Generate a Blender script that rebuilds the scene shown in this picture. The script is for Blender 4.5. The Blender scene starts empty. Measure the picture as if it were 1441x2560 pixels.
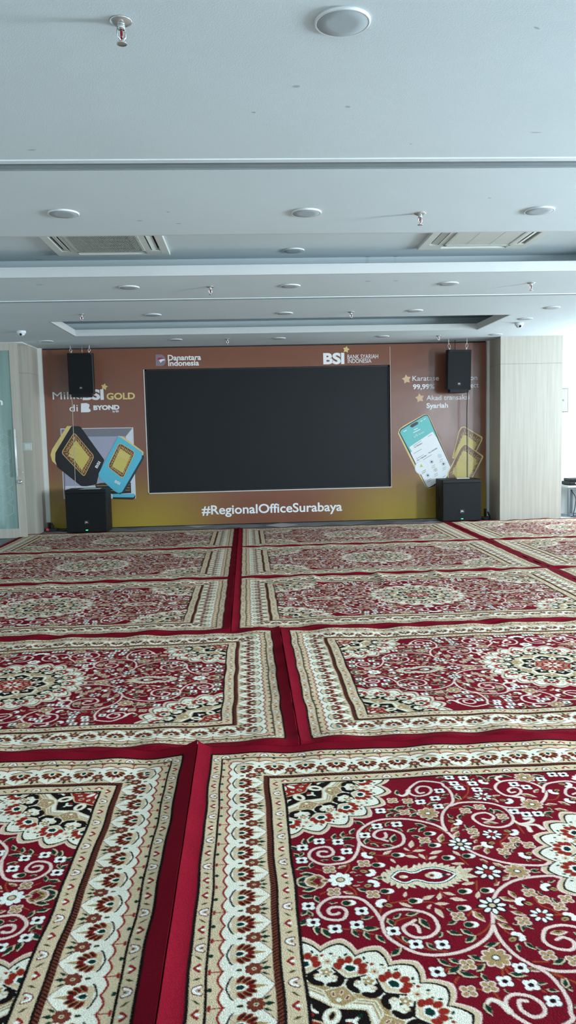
import bpy, bmesh, math, random
import numpy as np
from mathutils import Vector, Matrix

# ------------------------------------------------------------------ camera, world, light, exposure
scene = bpy.context.scene
COL = scene.collection
random.seed(4)
RNG = np.random.default_rng(7)

F_PX, PITCH, YAW, ROLL, CAM_Z = 1965.0, 0.1004, 0.0511, 0.0229, 1.42
cam_d = bpy.data.cameras.new('camera')
cam = bpy.data.objects.new('camera', cam_d)
COL.objects.link(cam)
cam_d.sensor_fit = 'HORIZONTAL'
cam_d.sensor_width = 36.0
cam_d.lens = F_PX * 36.0 / 1441.0
cam_d.clip_start = 0.05
cam_d.clip_end = 200
_f = Vector((math.sin(YAW) * math.cos(PITCH), math.cos(YAW) * math.cos(PITCH), -math.sin(PITCH)))
_r = Vector((math.cos(YAW), -math.sin(YAW), 0))
_u = _r.cross(_f)
_r2 = _r * math.cos(ROLL) - _u * math.sin(ROLL)
_u2 = _r * math.sin(ROLL) + _u * math.cos(ROLL)
cam.matrix_world = Matrix(((_r2.x, _u2.x, -_f.x, 0), (_r2.y, _u2.y, -_f.y, 0), (_r2.z, _u2.z, -_f.z, CAM_Z), (0, 0, 0, 1)))
scene.camera = cam

scene.view_settings.view_transform = 'Standard'
scene.view_settings.look = 'None'
scene.view_settings.gamma = 1.0
scene.view_settings.use_curve_mapping = False
scene.view_settings.exposure = 0.53
scene.cycles.use_denoising = True
scene.cycles.max_bounces = 8
scene.cycles.diffuse_bounces = 5
scene.cycles.glossy_bounces = 4
scene.cycles.transmission_bounces = 6
scene.cycles.sample_clamp_indirect = 6.0

wd = bpy.data.worlds.new('overcast_sky')
scene.world = wd
wd.use_nodes = True
wd.node_tree.nodes['Background'].inputs[0].default_value = (0.70, 0.89, 1.0, 1)
wd.node_tree.nodes['Background'].inputs[1].default_value = 1.6

def window_light(name, loc, rot, sx, sy, power, col=(0.86, 0.95, 1.0), spread=180):
    d = bpy.data.lights.new(name, 'AREA')
    d.shape = 'RECTANGLE'
    d.size, d.size_y = sx, sy
    d.energy = power
    d.color = col
    d.spread = math.radians(spread)
    o = bpy.data.objects.new(name, d)
    o.location = loc
    o.rotation_euler = rot
    COL.objects.link(o)
    return o
# daylight coming in at the windows: three in the right wall, two behind the camera; the pier fill light is extra
DAY = (0.73, 0.885, 1.0)
window_light('daylight_far_window', (6.42, 11.4, 1.60), (0, math.radians(90), 0), 1.9, 1.3, 112, DAY)
window_light('fill_light_pier', (6.42, 8.9, 1.60), (0, math.radians(90), 0), 1.9, 1.1, 45, DAY)  # fill light, added to brighten the far half of the room
window_light('daylight_mid_window', (7.72, 3.0, 1.60), (0, math.radians(90), 0), 1.9, 1.2, 850, DAY)
window_light('daylight_near_window', (7.72, -5.0, 1.60), (0, math.radians(90), 0), 1.9, 1.2, 390, DAY)
window_light('daylight_rear_window', (-1.2, -7.12, 1.5), (math.radians(90), 0, 0), 3.2, 2.0, 55, DAY)
window_light('daylight_rear_window', (3.4, -7.12, 1.5), (math.radians(90), 0, 0), 3.2, 2.0, 55, DAY)

# ------------------------------------------------------------------ helpers
def lin(c):
    return tuple(((v / 255) / 12.92 if v / 255 <= .04045 else ((v / 255 + .055) / 1.055) ** 2.4) for v in c)

MATS = {}
def mat(name, rgb, rough=.6, metal=0., noise=0., scale=30., bump=0., spec=.5, coat=0., stretch=None, emit=None):
    """principled material with a procedural colour variation and bump"""
    if name in MATS: return MATS[name]
    m = bpy.data.materials.new(name); m.use_nodes = True
    nt = m.node_tree; b = nt.nodes['Principled BSDF']; c = lin(rgb)
    b.inputs['Base Color'].default_value = (*c, 1); b.inputs['Roughness'].default_value = rough
    b.inputs['Metallic'].default_value = metal; b.inputs['Specular IOR Level'].default_value = spec
    b.inputs['Coat Weight'].default_value = coat; b.inputs['Coat Roughness'].default_value = .12
    tc = nt.nodes.new('ShaderNodeTexCoord'); nz = nt.nodes.new('ShaderNodeTexNoise')
    mp = nt.nodes.new('ShaderNodeMapping'); nt.links.new(tc.outputs['Object'], mp.inputs[0]); nt.links.new(mp.outputs[0], nz.inputs['Vector'])
    if stretch: mp.inputs['Scale'].default_value = stretch
    nz.inputs['Scale'].default_value = scale; nz.inputs['Detail'].default_value = 4
    if noise:
        r = nt.nodes.new('ShaderNodeValToRGB')
        r.color_ramp.elements[0].position = .3; r.color_ramp.elements[1].position = .7
        r.color_ramp.elements[0].color = (*[v * (1 - noise) for v in c], 1); r.color_ramp.elements[1].color = (*[min(1, v * (1 + noise)) for v in c], 1)
        nt.links.new(nz.outputs[0], r.inputs[0]); nt.links.new(r.outputs[0], b.inputs['Base Color'])
    if bump:
        bp = nt.nodes.new('ShaderNodeBump'); bp.inputs['Strength'].default_value = bump; bp.inputs['Distance'].default_value = .01
        nt.links.new(nz.outputs[0], bp.inputs['Height']); nt.links.new(bp.outputs[0], b.inputs['Normal'])
    if emit:
        b.inputs['Emission Color'].default_value = (*lin(rgb), 1); b.inputs['Emission Strength'].default_value = emit
    MATS[name] = m
    return m

class MB:
    """collects geometry that becomes ONE mesh object"""
    def __init__(s): s.v = []; s.f = []; s.m = []; s.mats = []; s.sm = []
    def _mi(s, m):
        if m not in s.mats: s.mats.append(m)
        return s.mats.index(m)
    def add(s, V, Fs, m, smooth=False):
        o = len(s.v); s.v += [tuple(p) for p in V]; i = s._mi(m)
        for f in Fs: s.f.append([o + k for k in f]); s.m.append(i); s.sm.append(smooth)
        return s
    def box(s, a, b, m, bev=0.):
        (x0, y0, z0), (x1, y1, z1) = a, b
        if bev:
            bm = bmesh.new(); bmesh.ops.create_cube(bm, size=1)
            for v in bm.verts: v.co = Vector(((x0 + x1) / 2 + v.co.x * (x1 - x0), (y0 + y1) / 2 + v.co.y * (y1 - y0), (z0 + z1) / 2 + v.co.z * (z1 - z0)))
            bmesh.ops.bevel(bm, geom=bm.edges[:], offset=bev, segments=2, affect='EDGES', profile=.6)
            bm.verts.index_update(); s.add([v.co[:] for v in bm.verts], [[v.index for v in f.verts] for f in bm.faces], m); bm.free(); return s
        V = [(x0, y0, z0), (x1, y0, z0), (x1, y1, z0), (x0, y1, z0), (x0, y0, z1), (x1, y0, z1), (x1, y1, z1), (x0, y1, z1)]
        return s.add(V, [(0, 3, 2, 1), (4, 5, 6, 7), (0, 1, 5, 4), (1, 2, 6, 5), (2, 3, 7, 6), (3, 0, 4, 7)], m)
    def prism(s, poly, z0, z1, m, axis='z', smooth=False):
        """extrude a 2-D polygon; axis z: (x, y) up z; axis y: (x, z) along y"""
        n = len(poly); A = [(p[0], p[1], z0) if axis == 'z' else (p[0], z0, p[1]) for p in poly]; B = [(p[0], p[1], z1) if axis == 'z' else (p[0], z1, p[1]) for p in poly]
        s.add(A + B, [list(range(n))[::-1], list(range(n, 2 * n))], m)
        return s.add(A + B, [(i, (i + 1) % n, n + (i + 1) % n, n + i) for i in range(n)], m, smooth)
    def lathe(s, prof, m, o=(0, 0, 0), n=32, axis='z'):
        V = []; Fs = []
        for (r, h) in prof:
            for k in range(n):
                t = 2 * math.pi * k / n; x, y, z = r * math.cos(t), r * math.sin(t), h
                if axis == 'y': x, y, z = x, h, y
                if axis == 'x': x, y, z = h, x, y
                V.append((o[0] + x, o[1] + y, o[2] + z))
        for i in range(len(prof) - 1):
            for k in range(n): Fs.append((i * n + k, i * n + (k + 1) % n, (i + 1) * n + (k + 1) % n, (i + 1) * n + k))
        Fs.append(list(range(n))[::-1]); Fs.append([(len(prof) - 1) * n + k for k in range(n)])
        return s.add(V, Fs, m, True)
    def tube(s, P, r, m, n=8):
        P = [Vector(p) for p in P]; V = []; Fs = []; N = len(P); up = Vector((.13, .27, .95))
        for i, p in enumerate(P):
            d = (P[min(i + 1, N - 1)] - P[max(i - 1, 0)]).normalized(); a = d.cross(up)
            if a.length < 1e-3: a = d.cross(Vector((1, 0, 0)))
            a.normalize(); b = d.cross(a)
            for k in range(n):
                t = 2 * math.pi * k / n; V.append(p + a * r * math.cos(t) + b * r * math.sin(t))
        for i in range(N - 1):
            for k in range(n): Fs.append((i * n + k, i * n + (k + 1) % n, (i + 1) * n + (k + 1) % n, (i + 1) * n + k))
        Fs.append(list(range(n))[::-1]); Fs.append([(N - 1) * n + k for k in range(n)])
        return s.add(V, Fs, m, True)
    def build(s, name, parent=None):
        me = bpy.data.meshes.new(name); me.from_pydata(s.v, [], s.f); me.validate()
        for m in s.mats: me.materials.append(m)
        if len(me.polygons) == len(s.f):
            me.polygons.foreach_set('material_index', s.m); me.polygons.foreach_set('use_smooth', s.sm)
        bm = bmesh.new(); bm.from_mesh(me); bmesh.ops.recalc_face_normals(bm, faces=bm.faces[:]); bm.to_mesh(me); bm.free()
        o = bpy.data.objects.new(name, me); COL.objects.link(o)
        if parent is not None: o.parent = parent
        return o

def smooth_path(P, n=8):
    P = np.asarray(P, float); Q = np.vstack([2 * P[0] - P[1], P, 2 * P[-1] - P[-2]]); o = []
    for i in range(1, len(Q) - 2):
        for t in np.arange(n) / n:
            o.append(.5 * (2 * Q[i] + (Q[i + 1] - Q[i - 1]) * t + (2 * Q[i - 1] - 5 * Q[i] + 4 * Q[i + 1] - Q[i + 2]) * t * t + (3 * Q[i] - Q[i - 1] - 3 * Q[i + 1] + Q[i + 2]) * t ** 3))
    return np.array(o + [Q[-2]])

def thing(name, label, cat, loc, rz=0., group=None):
    o = bpy.data.objects.new(name, None); o.empty_display_size = .1; COL.objects.link(o)
    o.location = loc; o.rotation_euler = (0, 0, rz)
    return tag(o, label, cat, group)
def tag(o, label, cat, group=None):
    o['label'] = label; o['category'] = cat; o['kind'] = 'thing'
    if group: o['group'] = group
    return o
def struct(o, label=None, cat=None):
    o['kind'] = 'structure'
    if label: o['label'] = label
    if cat: o['category'] = cat
    return o
def dup(root, loc, label, group=None):
    r = root.copy(); COL.objects.link(r); r.location = loc; r['label'] = label
    if group: r['group'] = group
    for ch in list(root.children):
        c = ch.copy(); COL.objects.link(c); c.parent = r
        for g in list(ch.children):
            d = g.copy(); COL.objects.link(d); d.parent = c
    return r

DIGI = '''S545,972 543,1001 517,1044|S436,993 458,1008|S495,1002 546,974|S483,820 526,809 569,786|S548,873 545,858|S420,828 445,821|S636,824 646,844 678,856 706,864|S630,775 644,750 662,735|S643,929 699,941|S611,910 599,869|S643,968 639,946|S397,935 401,865|S521,997 545,972|S855,851 879,876 913,878|S739,929 768,924 794,894|S802,977 811,948|S928,1019 916,973|S855,761 886,782 913,815|S910,727 896,691|S884,635 872,594|S888,635 904,621|S888,626 893,596 916,570|S727,627 751,642 780,640|S811,646 835,644|S744,580 744,588 758,603|S781,561 804,551|S827,545 834,521 838,498|S1076,924 1081,885 1105,861 1127,832|S1102,835 1125,835|S952,752 939,778 933,818|S971,641 1011,637|S1003,638 1016,654|S995,596 1017,578 1048,555|S946,543 957,527|S690,723 718,711 758,703|S990,1022 986,989|S985,618 1059,536 1085,472|S1085,472 1063,441|S1088,463 1093,414|S1045,553 1094,549|S1372,443 1366,506|S1347,601 1384,596 1410,562|S1174,754 1179,833|S1022,376 1046,389|S1169,401 1150,449|S1293,464 1307,485|V600,848 594,879 583,913 565,947 541,966 508,972 471,973 442,953 424,921 429,889 447,869 475,861 495,867 506,893 501,914 482,924 462,921 454,908 459,891 478,890 484,895|V932,865 922,830 908,790 888,758 862,734 832,715 797,700 758,692 713,691 676,701 642,727 612,763 602,792 600,817 603,847 616,872 639,889 670,897 702,891 732,878 752,855 758,819 751,794 729,772 703,764 679,769 661,787 657,810 672,826 687,825 698,814 699,789|V672,826 686,835 698,844|V914,800 913,756 919,717 929,684 943,656 961,631 976,614 992,588 1000,551 1003,515 1000,481 992,456 989,433 949,412 910,405 876,432 847,473 850,511 877,528 914,517 934,487 928,457 899,449 877,476 882,505 900,502|F801,506 814,517 835,500 847,473|V975,622 1019,600 1088,598 1142,616 1171,654 1179,706 1169,746 1143,775 1103,787 1059,775 1039,749 1032,716 1052,689 1088,680 1107,699 1107,719 1088,734 1067,724|V1148,621 1175,642 1215,650 1258,645 1305,633 1342,592 1366,548 1369,511 1357,471 1325,438 1274,427 1225,437 1192,473 1188,511 1206,551 1238,558 1266,540 1277,518 1273,496 1250,491 1230,511 1234,531 1251,527|F1227,433 1219,417 1223,397 1241,391|F1217,556 1243,568 1262,575 1257,597|V1358,536 1389,477 1439,456 1494,455 1536,488 1539,543 1511,588 1466,594 1438,564 1458,517 1490,509 1495,545 1464,564|V954,924 979,961 1018,996 1062,1019 1108,1030 1167,1034 1197,1022|F1173,742 1186,767 1220,763 1239,749 1239,732 1218,734|F1185,771 1206,789 1207,820|F1203,777 1241,781 1255,809|L369,1058 401,1031|L390,1014 428,1023|L378,987 414,978|L418,983 427,954|L378,893 396,918|L407,891 395,913|L372,845 396,876|L409,839 409,804|L426,823 441,787|L549,857 577,865|L542,812 583,809|L510,810 521,780|L543,798 551,768|L575,780 591,750|L461,945 481,944|L554,1008 582,991|L558,1046 573,1045|L619,851 629,820|L642,854 662,874|L680,867 711,874|L711,846 725,806|L647,769 659,744|L708,740 722,716|L608,694 634,719|O397,1062 433,1034|O429,1029 455,1050|O511,998 534,987|O544,1027 560,1029|O446,1061 471,1060|P689,959 697,981|P672,927 699,908|P743,943 773,957|P746,898 760,913|L803,888 815,873|L791,816 817,829|L779,784 809,767|L818,788 842,762|L821,735 850,756|L868,712 903,721|L750,763 761,781|L708,735 724,713|L724,670 746,645|L754,670 777,651|L742,617 777,638|L811,676 844,654|L816,620 840,641|L765,615 800,598|L819,607 824,580|L894,598 928,589|L949,559 971,557|L965,534 988,528|L955,714 948,687|L977,717 992,690|L972,800 991,798|L995,793 987,769|L1005,794 1018,776|L1062,986 1073,964|L1098,950 1106,933|L1128,914 1134,891|L1128,1007 1130,995|L1149,999 1170,1006|L1001,696 1014,684|L1025,627 1058,642|L1015,566 1020,529|L792,502 798,469|L858,547 864,534|L1116,1060 1139,1055|O877,865 893,825|O947,617 969,604|O935,844 953,812|O934,803 961,778|O989,855 1018,839|O978,927 1009,908|O1012,955 1021,923|O992,887 1003,870|O1068,757 1094,752|O1015,1018 1038,1043|O1019,1029 1036,1034|O978,991 994,1007|P882,1006 913,1012|P883,1008 914,1008|P906,934 919,961|P814,970 841,956|P829,938 866,926|P789,938 799,966|P746,942 776,957|P777,917 810,914|P748,893 755,908|P770,891 781,853|L984,382 1011,380|L995,419 1023,422|L1011,469 1030,481|L1100,374 1125,366|L1115,416 1129,397|L1154,374 1173,402|L1188,398 1223,381|L1134,487 1167,495|L1018,541 1028,569|L1059,563 1088,575|L1119,649 1120,683|L1128,658 1155,678|L1127,750 1144,735|L1249,379 1281,393|L1375,387 1413,396|L1370,462 1399,455|L1332,661 1338,679|L1300,701 1335,687|L1302,718 1317,732|O1147,572 1159,600|O1153,554 1181,548|O1066,752 1105,756|O1272,548 1311,570|O1325,535 1346,513|O1334,636 1368,635|O1357,673 1390,684|O1391,619 1415,644|W397,937|W405,857|W551,897|W528,834|W464,822|W626,798|W678,738|W709,626|W929,621|W870,576|W931,556|W964,497|W750,732|W1034,382|W1039,438|W1048,478|W1090,393|W1112,441|W1112,494|W1271,462|W1310,490|W1395,425|W1197,678|W1233,703|W1277,703|W1500,395|W1456,390|T479,1003|T596,978|T826,851|T1005,812|T1071,947|T1101,910|T1134,874|T1169,910|T796,647|T824,561|T767,550|T1020,663|T1080,636|T1142,710|G506,1048|A940,892|R978,1063|R1066,835|R1117,551|D1072,1065|D879,666|D1335,408|D1281,630|K599,1031|K622,926|K1036,900|K1138,970|K1139,821|K961,742|K1166,426|K1195,595|K1404,533|K1471,482|K1438,610|B644,991|B721,936|B521,940|B881,970|B950,967|B856,888|B856,810|Q1575,447|G1574,609|'''
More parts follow.
